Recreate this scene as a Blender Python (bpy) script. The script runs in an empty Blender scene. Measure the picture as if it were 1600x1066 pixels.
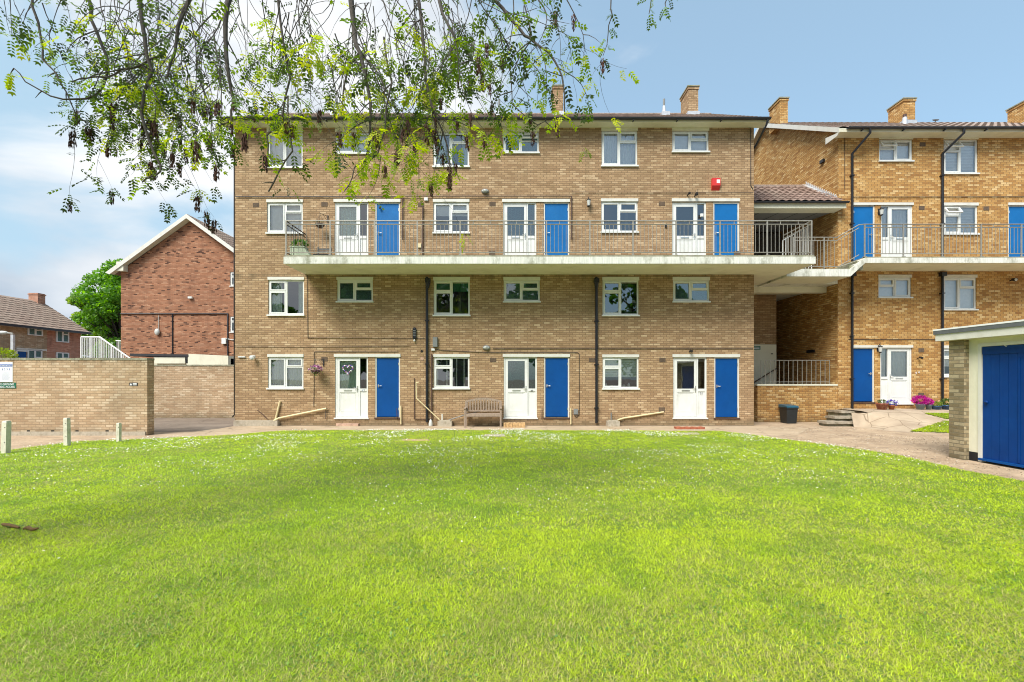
import bpy, bmesh, math, random
import numpy as np
from mathutils import Vector, Matrix, Euler
R = math.radians
rnd = random.Random(7)
scene = bpy.context.scene
COL = scene.collection
H = 1.667          # eye height
F = 720.0          # focal length in pixels of the 1600 px wide photograph
HY, CX = 590.0, 800.0

# ------------------------------------------------------------------ camera
cam = bpy.data.cameras.new('camera')
cam.sensor_width = 36.0
cam.lens = F / 1600 * 36
cam.shift_y = (HY - 533) / 1600
cam.clip_start = 0.05
cam.clip_end = 3000
camo = bpy.data.objects.new('camera', cam)
camo.location = (0, 0, H)
camo.rotation_euler = (R(90), 0, 0)
COL.objects.link(camo)
scene.camera = camo

# ------------------------------------------------------------------ light
SUN_EL, SUN_AZ = 50.0, 214.0     # azimuth clockwise from +Y (north): behind and to the left of the camera
sd = bpy.data.lights.new('sun', 'SUN')
sd.energy = 2.0
sd.angle = R(30)
sd.color = (1.0, 0.96, 0.88)
so = bpy.data.objects.new('sun', sd)
tosun = Vector((math.sin(R(SUN_AZ)) * math.cos(R(SUN_EL)), math.cos(R(SUN_AZ)) * math.cos(R(SUN_EL)), math.sin(R(SUN_EL))))
so.rotation_euler = tosun.to_track_quat('Z', 'Y').to_euler()
so.location = tosun * 60
COL.objects.link(so)

w = bpy.data.worlds.new('World')
scene.world = w
w.use_nodes = True
nt = w.node_tree
nt.nodes.clear()
N = nt.nodes.new
L = nt.links.new
out = N('ShaderNodeOutputWorld')
bg = N('ShaderNodeBackground')
bg.inputs['Strength'].default_value = 0.15
sky = N('ShaderNodeTexSky')
sky.sky_type = 'NISHITA'
sky.sun_disc = False
sky.sun_elevation = R(SUN_EL)
sky.sun_rotation = R(SUN_AZ)
sky.air_density = 1.0
sky.dust_density = 1.6
sky.ozone_density = 1.5
tc = N('ShaderNodeTexCoord')
mp = N('ShaderNodeMapping')
mp.inputs['Scale'].default_value = (1.3, 1.3, 2.6)
L(tc.outputs['Generated'], mp.inputs['Vector'])
no = N('ShaderNodeTexNoise')
no.inputs['Scale'].default_value = 1.9
no.inputs['Detail'].default_value = 7
no.inputs['Roughness'].default_value = 0.52
no.inputs['Distortion'].default_value = 0.35
L(mp.outputs['Vector'], no.inputs['Vector'])
sep = N('ShaderNodeSeparateXYZ')
L(tc.outputs['Generated'], sep.inputs['Vector'])
def math_(op, a, b=None, c=None):
    n = N('ShaderNodeMath')
    n.operation = op
    for i, v in enumerate((a, b, c)):
        if v is None: continue
        if isinstance(v, (int, float)): n.inputs[i].default_value = v
        else: L(v, n.inputs[i])
    return n.outputs[0]
# clouds gather towards the west (-X), the east is clear
bias = math_('MULTIPLY_ADD', math_('ABSOLUTE', math_('ADD', sep.outputs['X'], 0.36)), -0.62, 0.30)
low = math_('MULTIPLY', math_('MAXIMUM', math_('SUBTRACT', 0.22, sep.outputs['Z']), 0.0), math_('MULTIPLY', sep.outputs['X'], -5.0))
s1 = math_('ADD', math_('ADD', no.outputs['Fac'], bias), low)
cr = N('ShaderNodeMapRange')
cr.interpolation_type = 'SMOOTHSTEP'
cr.inputs['From Min'].default_value = 0.53
cr.inputs['From Max'].default_value = 0.72
L(s1, cr.inputs['Value'])
hz_ = N('ShaderNodeMapRange')
hz_.inputs['From Min'].default_value = 0.05
hz_.inputs['From Max'].default_value = 0.34
L(sep.outputs['Z'], hz_.inputs['Value'])
hx_ = N('ShaderNodeMapRange')
hx_.inputs['From Min'].default_value = -0.66
hx_.inputs['From Max'].default_value = -0.52
L(sep.outputs['X'], hx_.inputs['Value'])
no2 = N('ShaderNodeTexNoise')
no2.inputs['Scale'].default_value = 2.6
no2.inputs['Detail'].default_value = 5
L(mp.outputs['Vector'], no2.inputs['Vector'])
cc = N('ShaderNodeValToRGB')
cc.color_ramp.elements[0].position = 0.26
cc.color_ramp.elements[0].color = (1.05, 1.32, 1.65, 1)
cc.color_ramp.elements[1].position = 0.56
cc.color_ramp.elements[1].color = (2.4, 2.46, 2.52, 1)
L(math_('MULTIPLY_ADD', math_('MAXIMUM', hz_.outputs['Result'], hx_.outputs['Result']), 0.24, math_('MULTIPLY_ADD', no2.outputs['Fac'], 0.7, -0.04)), cc.inputs['Fac'])
gain = N('ShaderNodeMix')
gain.data_type = 'RGBA'
gain.blend_type = 'MULTIPLY'
gain.inputs['Factor'].default_value = 1
L(sky.outputs['Color'], [i for i in gain.inputs if i.name == 'A' and i.type == 'RGBA'][0])
[i for i in gain.inputs if i.name == 'B' and i.type == 'RGBA'][0].default_value = (0.46, 0.55, 0.56, 1)
veil = N('ShaderNodeMix')
veil.data_type = 'RGBA'
vf_ = N('ShaderNodeMapRange')
vf_.inputs['From Min'].default_value = -0.75
vf_.inputs['From Max'].default_value = 0.15
vf_.inputs['To Min'].default_value = 0.85
vf_.inputs['To Max'].default_value = 0.52
L(sep.outputs['X'], vf_.inputs['Value'])
L(vf_.outputs['Result'], [i for i in veil.inputs if i.name == 'Factor' and i.type == 'VALUE'][0])
[i for i in veil.inputs if i.name == 'B' and i.type == 'RGBA'][0].default_value = (1.25, 1.75, 2.1, 1)
L([o for o in gain.outputs if o.type == 'RGBA'][0], [i for i in veil.inputs if i.name == 'A' and i.type == 'RGBA'][0])
mx = N('ShaderNodeMix')
mx.data_type = 'RGBA'
L(cr.outputs['Result'], mx.inputs['Factor'])
L([o for o in veil.outputs if o.type == 'RGBA'][0], [i for i in mx.inputs if i.name == 'A' and i.type == 'RGBA'][0])
L(cc.outputs['Color'], [i for i in mx.inputs if i.name == 'B' and i.type == 'RGBA'][0])
L([o for o in mx.outputs if o.type == 'RGBA'][0], bg.inputs['Color'])
L(bg.outputs['Background'], out.inputs['Surface'])

vs = scene.view_settings
vs.view_transform = 'Standard'
vs.look = 'None'
vs.exposure = 1.5
vs.gamma = 1
scene.cycles.max_bounces = 7
scene.cycles.transparent_max_bounces = 12
scene.cycles.use_denoising = True
scene.cycles.filter_width = 1.05

# ------------------------------------------------------------------ helpers
def P(px, py, Y):
    """the point on the plane at distance Y that the photograph shows at px, py"""
    return Vector(((px - CX) / F * Y, Y, H + (HY - py) / F * Y))
def G(px, py, z=0.0):
    """the point of the ground at height z seen at px, py"""
    Y = (H - z) * F / (py - HY)
    return Vector(((px - CX) / F * Y, Y, z))

ORG = {}
def org(o):
    return ORG.get(o.name, Vector((0, 0, 0))) if o is not None else Vector((0, 0, 0))

def tag(o, label=None, cat=None, group=None, kind=None):
    if label: o['label'] = label
    if cat: o['category'] = cat
    if group: o['group'] = group
    if kind: o['kind'] = kind
    return o

def empty(name, loc, label, cat, group=None):
    o = bpy.data.objects.new(name, None)
    o.location = loc
    o.empty_display_size = 0.2
    COL.objects.link(o)
    ORG[o.name] = Vector(loc)
    return tag(o, label, cat, group)

class MB:
    """collects faces in world coordinates, builds one mesh object"""
    def __init__(s):
        s.v = []; s.f = []; s.sm = []
    def add(s, vs_, fs, smooth=False):
        b = len(s.v)
        s.v += [tuple(p) for p in vs_]
        s.f += [tuple(b + i for i in f) for f in fs]
        s.sm += [smooth] * len(fs)
        return s
    def box(s, x0, x1, y0, y1, z0, z1, M=None):
        if x1 < x0: x0, x1 = x1, x0
        if y1 < y0: y0, y1 = y1, y0
        if z1 < z0: z0, z1 = z1, z0
        p = [(x0,y0,z0),(x1,y0,z0),(x1,y1,z0),(x0,y1,z0),(x0,y0,z1),(x1,y0,z1),(x1,y1,z1),(x0,y1,z1)]
        if M is not None: p = [M @ Vector(q) for q in p]
        return s.add(p, [(0,3,2,1),(4,5,6,7),(0,1,5,4),(1,2,6,5),(2,3,7,6),(3,0,4,7)])
    def quad(s, a, b, c, d):
        return s.add([a, b, c, d], [(0,1,2,3)])
    def prism(s, pts, vec):
        """closed polygon pts (3D) extruded along vec"""
        n = len(pts)
        vec = Vector(vec)
        p = [Vector(q) for q in pts]
        q = [a + vec for a in p]
        fs = [tuple(range(n))[::-1], tuple(range(n, 2 * n))] + [(i, (i+1) % n, n + (i+1) % n, n + i) for i in range(n)]
        return s.add(p + q, fs)
    def tube(s, pts, r, n=8, caps=True):
        pts = [Vector(p) for p in pts]
        rs = r if isinstance(r, (list, tuple)) else [r] * len(pts)
        rings = []
        prev = None
        for i, p in enumerate(pts):
            if i == 0: d = pts[1] - pts[0]
            elif i == len(pts) - 1: d = pts[-1] - pts[-2]
            else: d = (pts[i+1] - pts[i]).normalized() + (pts[i] - pts[i-1]).normalized()
            if d.length < 1e-9: d = Vector((0, 0, 1))
            d.normalize()
            ref = prev if prev is not None else (Vector((0, 0, 1)) if abs(d.z) < 0.9 else Vector((1, 0, 0)))
            a = d.cross(ref)
            if a.length < 1e-4: a = d.cross(Vector((0.3, 1, 0.2)))
            a.normalize()
            b = a.cross(d).normalized()
            prev = b
            k = 1.0
            if 0 < i < len(pts) - 1:
                ca = (pts[i+1] - pts[i]).normalized().dot((pts[i] - pts[i-1]).normalized())
                k = 1 / max(0.6, math.sqrt(max(0.05, (1 + ca) / 2)))
            rings.append([p + (a * math.cos(t) + b * math.sin(t)) * rs[i] * k for t in [2 * math.pi * j / n for j in range(n)]])
        v = [q for ring in rings for q in ring]
        fs = []
        for i in range(len(pts) - 1):
            for j in range(n):
                fs.append((i*n + j, i*n + (j+1) % n, (i+1)*n + (j+1) % n, (i+1)*n + j))
        s.add(v, fs, True)
        if caps:
            s.add(rings[0], [tuple(range(n))[::-1]])
            s.add(rings[-1], [tuple(range(n))])
        return s
    def lathe(s, c, prof, n=20, sx=1, sy=1):
        """prof: list of (r, z)"""
        c = Vector(c)
        v = []
        for r, z in prof:
            for j in range(n):
                t = 2 * math.pi * j / n
                v.append(c + Vector((r * math.cos(t) * sx, r * math.sin(t) * sy, z)))
        fs = []
        for i in range(len(prof) - 1):
            for j in range(n):
                fs.append((i*n + j, i*n + (j+1) % n, (i+1)*n + (j+1) % n, (i+1)*n + j))
        return s.add(v, fs, True)
    def ball(s, c, r, sx=1, sy=1, sz=1, n=12, m=8):
        prof = [(max(1e-4, r * math.sin(math.pi * i / m)), -r * math.cos(math.pi * i / m) * sz) for i in range(m + 1)]
        return s.lathe(c, prof, n, sx, sy)
    def build(s, name, mat, parent=None, loc=None, recalc=True, **kw):
        o0 = org(parent) if parent is not None else (Vector(loc) if loc is not None else Vector((0, 0, 0)))
        me = bpy.data.meshes.new(name)
        V = np.array(s.v, dtype=np.float64).reshape(-1, 3)
        me.from_pydata((V - np.array(o0)).tolist(), [], s.f)
        if recalc and len(s.f) < 60000:
            bm = bmesh.new(); bm.from_mesh(me)
            bmesh.ops.recalc_face_normals(bm, faces=bm.faces)
            bm.to_mesh(me); bm.free()
        me.polygons.foreach_set('use_smooth', s.sm)
        me.update()
        # box-projected UV in metres of the world
        uv = me.uv_layers.new(name='UVMap')
        nl = len(me.loops)
        li = np.empty(nl, dtype=np.int32); me.loops.foreach_get('vertex_index', li)
        npoly = len(me.polygons)
        nor = np.empty(npoly * 3); me.polygons.foreach_get('normal', nor); nor = np.abs(nor.reshape(-1, 3))
        tot = np.empty(npoly, dtype=np.int32); me.polygons.foreach_get('loop_total', tot)
        ax = np.repeat(np.argmax(nor, axis=1), tot)
        W = V[li]
        U = np.empty((nl, 2))
        U[:, 0] = np.where(ax == 0, W[:, 1], W[:, 0])
        U[:, 1] = np.where(ax == 2, W[:, 1], W[:, 2])
        uv.data.foreach_set('uv', U.ravel())
        me.materials.append(mat)
        o = bpy.data.objects.new(name, me)
        COL.objects.link(o)
        if parent is not None: o.parent = parent
        else: o.location = o0
        ORG[o.name] = Vector(o0)
        return tag(o, **kw)

# ------------------------------------------------------------------ materials
def new_mat(name):
    m = bpy.data.materials.new(name)
    m.use_nodes = True
    t = m.node_tree
    return m, t, t.nodes['Principled BSDF']

def nd(t, typ, **kw):
    n = t.nodes.new(typ)
    for k, v in kw.items():
        if k in n.inputs: n.inputs[k].default_value = v
        else: setattr(n, k, v)
    return n

def ramp(t, fac, stops, interp='LINEAR'):
    n = t.nodes.new('ShaderNodeValToRGB')
    n.color_ramp.interpolation = interp
    el = n.color_ramp.elements
    while len(el) < len(stops): el.new(0.5)
    for e, (p, c) in zip(el, stops):
        e.position = p
        e.color = (*c, 1) if len(c) == 3 else c
    t.links.new(fac, n.inputs['Fac'])
    return n.outputs['Color']

def mixc(t, fac, a, b, mode='MIX'):
    n = t.nodes.new('ShaderNodeMix')
    n.data_type = 'RGBA'; n.blend_type = mode
    for s, v in (('Factor', fac), ('A', a), ('B', b)):
        i = [x for x in n.inputs if x.name == s and (x.type == ('VALUE' if s == 'Factor' else 'RGBA'))][0]
        if isinstance(v, (int, float)): i.default_value = v
        elif isinstance(v, tuple): i.default_value = (*v, 1)
        else: t.links.new(v, i)
    return [x for x in n.outputs if x.type == 'RGBA'][0]

def uvn(t):
    return t.nodes.new('ShaderNodeUVMap').outputs[0]
def posn(t):
    return t.nodes.new('ShaderNodeNewGeometry').outputs['Position']

def noise(t, vec, scale, detail=4, rough=0.5, stretch=None):
    if stretch:
        m = t.nodes.new('ShaderNodeMapping')
        m.inputs['Scale'].default_value = stretch
        t.links.new(vec, m.inputs['Vector'])
        vec = m.outputs['Vector']
    n = nd(t, 'ShaderNodeTexNoise', Scale=scale, Detail=detail, Roughness=rough)
    t.links.new(vec, n.inputs['Vector'])
    return n.outputs['Fac']

def bump(t, b, h, strength, dist):
    n = nd(t, 'ShaderNodeBump', Strength=strength, Distance=dist)
    t.links.new(h, n.inputs['Height'])
    t.links.new(n.outputs['Normal'], b.inputs['Normal'])

def brick_mat(name, pal, mortar, stain=0.35, stain_col=(0.10, 0.085, 0.06), seed=0.0, light_patch=0.0, drip_from=None):
    m, t, b = new_mat(name)
    uv = uvn(t)
    mpn = nd(t, 'ShaderNodeMapping')
    mpn.inputs['Location'].default_value = (seed, 0, 0)
    t.links.new(uv, mpn.inputs['Vector'])
    # slight waviness so that courses are not ruler straight
    bt = nd(t, 'ShaderNodeTexBrick', offset=0.5, squash=1.0)
    bt.inputs['Color1'].default_value = (0, 0, 0, 1)
    bt.inputs['Color2'].default_value = (1, 1, 1, 1)
    bt.inputs['Mortar'].default_value = (0.5, 0.5, 0.5, 1)
    bt.inputs['Scale'].default_value = 1
    bt.inputs['Mortar Size'].default_value = 0.0095
    bt.inputs['Mortar Smooth'].default_value = 0.25
    bt.inputs['Bias'].default_value = 0
    bt.inputs['Brick Width'].default_value = 0.225
    bt.inputs['Row Height'].default_value = 0.075
    t.links.new(mpn.outputs['Vector'], bt.inputs['Vector'])
    big = noise(t, uv, 0.55, 5, 0.6)
    med = noise(t, uv, 2.6, 4, 0.6)
    ad = nd(t, 'ShaderNodeMath', operation='MULTIPLY_ADD')
    t.links.new(med, ad.inputs[0]); ad.inputs[1].default_value = 0.45
    t.links.new(bt.outputs['Color'], ad.inputs[2])
    sb = nd(t, 'ShaderNodeMath', operation='SUBTRACT')
    t.links.new(ad.outputs[0], sb.inputs[0]); sb.inputs[1].default_value = 0.22
    c = ramp(t, sb.outputs[0], pal)
    fine = noise(t, uv, 38, 4, 0.6)
    c = mixc(t, 0.55, c, ramp(t, fine, [(0.25, (0.7, 0.7, 0.7)), (0.75, (1.25, 1.25, 1.25))]), 'MULTIPLY')
    c = mixc(t, bt.outputs['Fac'], c, mortar)
    st = ramp(t, big, [(0.42, (0, 0, 0)), (0.68, (stain, stain, stain))])
    c = mixc(t, st, c, stain_col)
    run = noise(t, uv, 1.0, 5, 0.65, (3.2, 0.35, 1))
    rs = ramp(t, run, [(0.52, (0, 0, 0)), (0.75, (0.42, 0.42, 0.42))])
    c = mixc(t, rs, c, stain_col)
    if light_patch:
        lp = ramp(t, noise(t, uv, 0.9, 4, 0.7), [(0.6, (0, 0, 0)), (0.8, (light_patch,) * 3)])
        c = mixc(t, lp, c, (0.62, 0.55, 0.42))
    # damp, algae-stained lowest courses
    sepn = t.nodes.new('ShaderNodeSeparateXYZ')
    t.links.new(posn(t), sepn.inputs[0])
    wob = nd(t, 'ShaderNodeMath', operation='MULTIPLY_ADD')
    t.links.new(med, wob.inputs[0]); wob.inputs[1].default_value = 0.5
    t.links.new(sepn.outputs['Z'], wob.inputs[2])
    dm = ramp(t, wob.outputs[0], [(0.22, (0.6, 0.6, 0.6)), (0.55, (0, 0, 0))])
    c = mixc(t, dm, c, (0.10, 0.09, 0.055))
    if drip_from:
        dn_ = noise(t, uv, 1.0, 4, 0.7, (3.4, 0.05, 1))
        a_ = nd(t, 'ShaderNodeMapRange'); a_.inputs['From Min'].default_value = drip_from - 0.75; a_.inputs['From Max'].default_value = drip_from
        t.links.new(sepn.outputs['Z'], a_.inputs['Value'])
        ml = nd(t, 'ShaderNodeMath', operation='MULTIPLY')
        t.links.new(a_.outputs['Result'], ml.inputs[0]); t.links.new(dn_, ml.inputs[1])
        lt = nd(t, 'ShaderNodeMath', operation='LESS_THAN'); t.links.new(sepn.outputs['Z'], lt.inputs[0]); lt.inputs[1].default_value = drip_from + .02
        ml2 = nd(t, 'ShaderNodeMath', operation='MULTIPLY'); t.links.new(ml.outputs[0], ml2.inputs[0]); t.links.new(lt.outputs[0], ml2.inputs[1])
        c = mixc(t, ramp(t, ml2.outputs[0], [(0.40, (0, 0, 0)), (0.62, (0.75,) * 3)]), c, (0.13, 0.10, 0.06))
    t.links.new(c, b.inputs['Base Color'])
    b.inputs['Roughness'].default_value = 0.92
    b.inputs['Specular IOR Level'].default_value = 0.2
    inv = nd(t, 'ShaderNodeMath', operation='MULTIPLY_ADD')
    t.links.new(bt.outputs['Fac'], inv.inputs[0]); inv.inputs[1].default_value = -1
    t.links.new(fine, inv.inputs[2])
    bump(t, b, inv.outputs[0], 0.7, 0.008)
    return m

def plain(name, col, rough=0.6, var=0.12, scale=6, metal=0, spec=0.5, bumps=0.0, bscale=40, coat=0, stain=None, stretch=None):
    m, t, b = new_mat(name)
    n = noise(t, posn(t), scale, 5, 0.6, stretch)
    lo = tuple(c * (1 - var) for c in col); hi = tuple(min(1, c * (1 + var)) for c in col)
    c = ramp(t, n, [(0.3, lo), (0.7, hi)])
    if stain:
        sc, amt, ss = stain
        n2 = noise(t, posn(t), ss, 6, 0.7, (1, 1, 0.5))
        c = mixc(t, ramp(t, n2, [(0.5, (0, 0, 0)), (0.72, (amt,) * 3)]), c, sc)
    t.links.new(c, b.inputs['Base Color'])
    b.inputs['Roughness'].default_value = rough
    b.inputs['Metallic'].default_value = metal
    b.inputs['Specular IOR Level'].default_value = spec
    b.inputs['Coat Weight'].default_value = coat
    if bumps: bump(t, b, noise(t, posn(t), bscale, 4), bumps, 0.01)
    return m

M = {}
M['brick_main'] = brick_mat('tan_brick', [(0.0, (0.31, 0.195, 0.108)), (0.3, (0.385, 0.25, 0.142)), (0.6, (0.435, 0.29, 0.166)), (0.85, (0.485, 0.333, 0.197)), (1.0, (0.58, 0.425, 0.265))], (0.24, 0.16, 0.095), 0.30, (0.20, 0.14, 0.075), 0.03, 0.10, 5.25)
M['brick_orange'] = brick_mat('orange_brick', [(0.0, (0.34, 0.165, 0.055)), (0.25, (0.46, 0.245, 0.08)), (0.55, (0.54, 0.31, 0.11)), (0.85, (0.60, 0.375, 0.15)), (1.0, (0.73, 0.52, 0.26))], (0.27, 0.165, 0.075), 0.25, (0.22, 0.12, 0.05), 0.11)
M['brick_wall'] = brick_mat('buff_brick', [(0.0, (0.42, 0.28, 0.17)), (0.3, (0.49, 0.345, 0.215)), (0.6, (0.54, 0.395, 0.255)), (0.85, (0.59, 0.445, 0.30)), (1.0, (0.68, 0.55, 0.39))], (0.36, 0.26, 0.165), 0.4, (0.20, 0.155, 0.10), 0.07, 0.1, 2.2)
M['brick_red'] = brick_mat('red_brick', [(0.0, (0.055, 0.025, 0.02)), (0.07, (0.10, 0.045, 0.03)), (0.13, (0.31, 0.135, 0.075)), (0.5, (0.37, 0.17, 0.095)), (0.8, (0.43, 0.205, 0.12)), (1.0, (0.49, 0.27, 0.165))], (0.27, 0.155, 0.10), 0.2, (0.14, 0.07, 0.05), 0.05)
M['brick_dark_red'] = brick_mat('dark_red_brick', [(0.0, (0.42, 0.19, 0.12)), (0.5, (0.54, 0.25, 0.17)), (1.0, (0.64, 0.35, 0.25))], (0.44, 0.30, 0.22), 0.2, (0.14, 0.07, 0.05), 0.02)
M['brick_garage'] = brick_mat('brown_garage_brick', [(0.0, (0.20, 0.155, 0.09)), (0.4, (0.31, 0.24, 0.145)), (0.7, (0.38, 0.30, 0.19)), (1.0, (0.50, 0.42, 0.28))], (0.22, 0.19, 0.13), 0.35, (0.12, 0.10, 0.06), 0.09)
M['upvc'] = plain('white_upvc', (0.72, 0.73, 0.71), 0.35, 0.04, 3, stain=((0.44, 0.44, 0.37), 0.35, 2.5))
M['white_paint'] = plain('white_painted_board', (0.66, 0.65, 0.60), 0.5, 0.04, 4, stain=((0.45, 0.43, 0.33), 0.4, 3))
M['cream'] = plain('cream_painted_soffit', (0.72, 0.70, 0.56), 0.7, 0.05, 2, stain=((0.40, 0.38, 0.26), 0.4, 1.5))
M['cream_render'] = plain('cream_render', (0.74, 0.71, 0.56), 0.8, 0.04, 5, stain=((0.5, 0.46, 0.33), 0.4, 2), bumps=0.3, bscale=60)
M['slab'] = plain('painted_concrete_edge', (0.66, 0.66, 0.60), 0.85, 0.16, 5, stain=((0.22, 0.22, 0.15), 0.95, 2.6), bumps=0.6, bscale=22, stretch=(5, 5, .5))
M['moss'] = plain('mossy_concrete', (0.27, 0.26, 0.19), 0.95, 0.3, 7, stain=((0.13, 0.15, 0.05), 0.8, 4), bumps=0.8, bscale=30)
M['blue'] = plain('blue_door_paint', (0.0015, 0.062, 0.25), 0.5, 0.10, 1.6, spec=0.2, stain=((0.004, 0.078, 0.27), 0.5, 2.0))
M['blue_upper'] = plain('upper_blue_door_paint', (0.006, 0.13, 0.38), 0.45, 0.10, 1.6, spec=0.25, stain=((0.015, 0.15, 0.40), 0.5, 2.0))  # paler blue for the upper-floor doors
M['blue_garage'] = plain('blue_garage_paint', (0.001, 0.040, 0.20), 0.5, 0.12, 2.5, spec=0.2, stain=((0.002, 0.06, 0.24), 0.6, 1.3))
M['black_plastic'] = plain('black_plastic', (0.012, 0.013, 0.018), 0.35, 0.2, 3)
M['gutter'] = plain('dark_gutter_plastic', (0.022, 0.024, 0.032), 0.4, 0.2, 3)
M['grey_plastic'] = plain('grey_plastic', (0.20, 0.21, 0.21), 0.45, 0.12, 8)
M['brown_pipe'] = plain('brown_pipe', (0.07, 0.035, 0.025), 0.6, 0.25, 6)
M['cable'] = plain('dark_cable', (0.05, 0.04, 0.035), 0.7, 0.2, 8)
M['yellow_pipe'] = plain('yellowed_plastic_pipe', (0.66, 0.56, 0.33), 0.45, 0.10, 6, stain=((0.3, 0.25, 0.14), 0.4, 6))
M['galv'] = plain('galvanised_rail', (0.29, 0.275, 0.24), 0.5, 0.15, 9, metal=0.2, stain=((0.28, 0.24, 0.18), 0.5, 8))
M['white_rail'] = plain('white_painted_rail', (0.75, 0.76, 0.74), 0.45, 0.06, 9)
M['steel'] = plain('steel_handle', (0.62, 0.62, 0.60), 0.3, 0.05, 9, metal=0.8)
M['vent'] = plain('terracotta_air_brick', (0.17, 0.115, 0.075), 0.9, 0.2, 30)
M['vent_hole'] = plain('dark_hole', (0.02, 0.017, 0.014), 0.95, 0.1, 10)
M['lead'] = plain('lead_flashing', (0.52, 0.54, 0.57), 0.5, 0.15, 8, metal=0.3)
M['concrete'] = plain('concrete_block', (0.42, 0.37, 0.29), 0.95, 0.15, 12, stain=((0.18, 0.15, 0.09), 0.7, 9), bumps=0.7)
M['stone_step'] = plain('weathered_stone_step', (0.33, 0.28, 0.21), 0.95, 0.25, 9, stain=((0.12, 0.10, 0.06), 0.8, 5), bumps=0.9, bscale=18)
M['white_post'] = plain('white_concrete_post', (0.66, 0.62, 0.52), 0.9, 0.08, 12, stain=((0.34, 0.29, 0.20), 0.6, 9), bumps=0.5)
M['wood_bench'] = plain('weathered_bench_timber', (0.31, 0.235, 0.18), 0.85, 0.3, 10, stretch=(6, 6, 1), bumps=0.4, bscale=30)
M['red_box'] = plain('red_alarm_plastic', (0.62, 0.035, 0.03), 0.35, 0.05, 6)
M['terracotta'] = plain('terracotta_pot', (0.36, 0.12, 0.05), 0.8, 0.15, 9)
M['glazed_pot'] = plain('glazed_brown_pot', (0.24, 0.06, 0.035), 0.25, 0.25, 9, stain=((0.5, 0.28, 0.13), 0.8, 12))
M['grey_pot'] = plain('grey_blue_pot', (0.17, 0.22, 0.24), 0.5, 0.15, 9)
M['blue_pot'] = plain('blue_glazed_pot', (0.02, 0.07, 0.18), 0.25, 0.2, 9)
M['bin'] = plain('black_bin_plastic', (0.016, 0.02, 0.022), 0.45, 0.2, 8)
M['bin_lid'] = plain('blue_bin_lid', (0.02, 0.09, 0.14), 0.4, 0.2, 8)
M['red_brick_step'] = plain('red_tile_step', (0.34, 0.10, 0.05), 0.9, 0.3, 14, stain=((0.12, 0.06, 0.04), 0.6, 14))
M['pink_step'] = plain('pinkish_concrete_step', (0.46, 0.30, 0.22), 0.95, 0.2, 12, bumps=0.5)
M['buff_step'] = plain('buff_brick_step', (0.50, 0.32, 0.15), 0.95, 0.35, 16, bumps=0.5)
M['sign_green'] = plain('green_sign', (0.01, 0.13, 0.075), 0.4, 0.05, 5)
M['sign_white'] = plain('white_sign', (0.82, 0.83, 0.85), 0.4, 0.03, 5)
M['sign_blue'] = plain('blue_sign_print', (0.07, 0.15, 0.40), 0.4, 0.03, 5)
M['print_grey'] = plain('grey_print', (0.38, 0.42, 0.52), 0.6, 0.03, 5)
M['print_black'] = plain('black_print', (0.02, 0.02, 0.02), 0.6, 0.03, 5)
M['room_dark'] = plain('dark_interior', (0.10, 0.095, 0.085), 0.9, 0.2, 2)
M['curtain_white'] = plain('white_net_curtain', (0.88, 0.89, 0.90), 0.9, 0.05, 9)
M['curtain_green'] = plain('pale_green_curtain', (0.68, 0.78, 0.72), 0.9, 0.1, 9)
M['blind_dark'] = plain('dark_blind', (0.06, 0.065, 0.08), 0.7, 0.1, 9)
M['blind_green'] = plain('green_blind', (0.05, 0.24, 0.13), 0.8, 0.1, 9)
M['blind_grey'] = plain('pale_grey_blind', (0.92, 0.91, 0.90), 0.8, 0.06, 9)
M['obscure'] = plain('obscured_glass_backing', (0.07, 0.15, 0.14), 0.6, 0.5, 30)
M['obscure_brown'] = plain('brown_obscured_glass', (0.10, 0.075, 0.07), 0.6, 0.2, 30)
M['magenta'] = plain('magenta_petals', (0.48, 0.012, 0.30), 0.7, 0.4, 60)
M['violet'] = plain('violet_petals', (0.12, 0.07, 0.42), 0.7, 0.4, 60)
M['pink'] = plain('pink_petals', (0.50, 0.22, 0.40), 0.7, 0.5, 60)
M['plant_green'] = plain('plant_leaves', (0.09, 0.17, 0.03), 0.7, 0.5, 50)
M['plant_lime'] = plain('lime_plant_leaves', (0.22, 0.30, 0.04), 0.7, 0.4, 50)
M['planter_green'] = plain('sage_painted_planter', (0.42, 0.48, 0.34), 0.7, 0.08, 9)
M['bark'] = plain('ash_bark', (0.085, 0.075, 0.065), 0.95, 0.3, 30, bumps=0.6)
M['keys'] = plain('dry_ash_keys', (0.085, 0.038, 0.028), 0.9, 0.4, 60)
M['panel_grey'] = plain('grey_ceiling_panel', (0.22, 0.22, 0.22), 0.8, 0.05, 4)
M['felt'] = plain('dark_roof_felt', (0.035, 0.035, 0.04), 0.9, 0.2, 8)
M['grey_felt_edge'] = plain('grey_roof_edge_trim', (0.11, 0.12, 0.13), 0.7, 0.15, 7)
M['lamp_glass'] = plain('frosted_lamp_glass', (0.55, 0.56, 0.53), 0.3, 0.1, 20)
M['twig'] = plain('fallen_twig_bark', (0.16, 0.09, 0.03), 0.9, 0.3, 40)
M['chair_grey'] = plain('grey_garden_seat', (0.10, 0.10, 0.10), 0.7, 0.2, 20)

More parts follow.
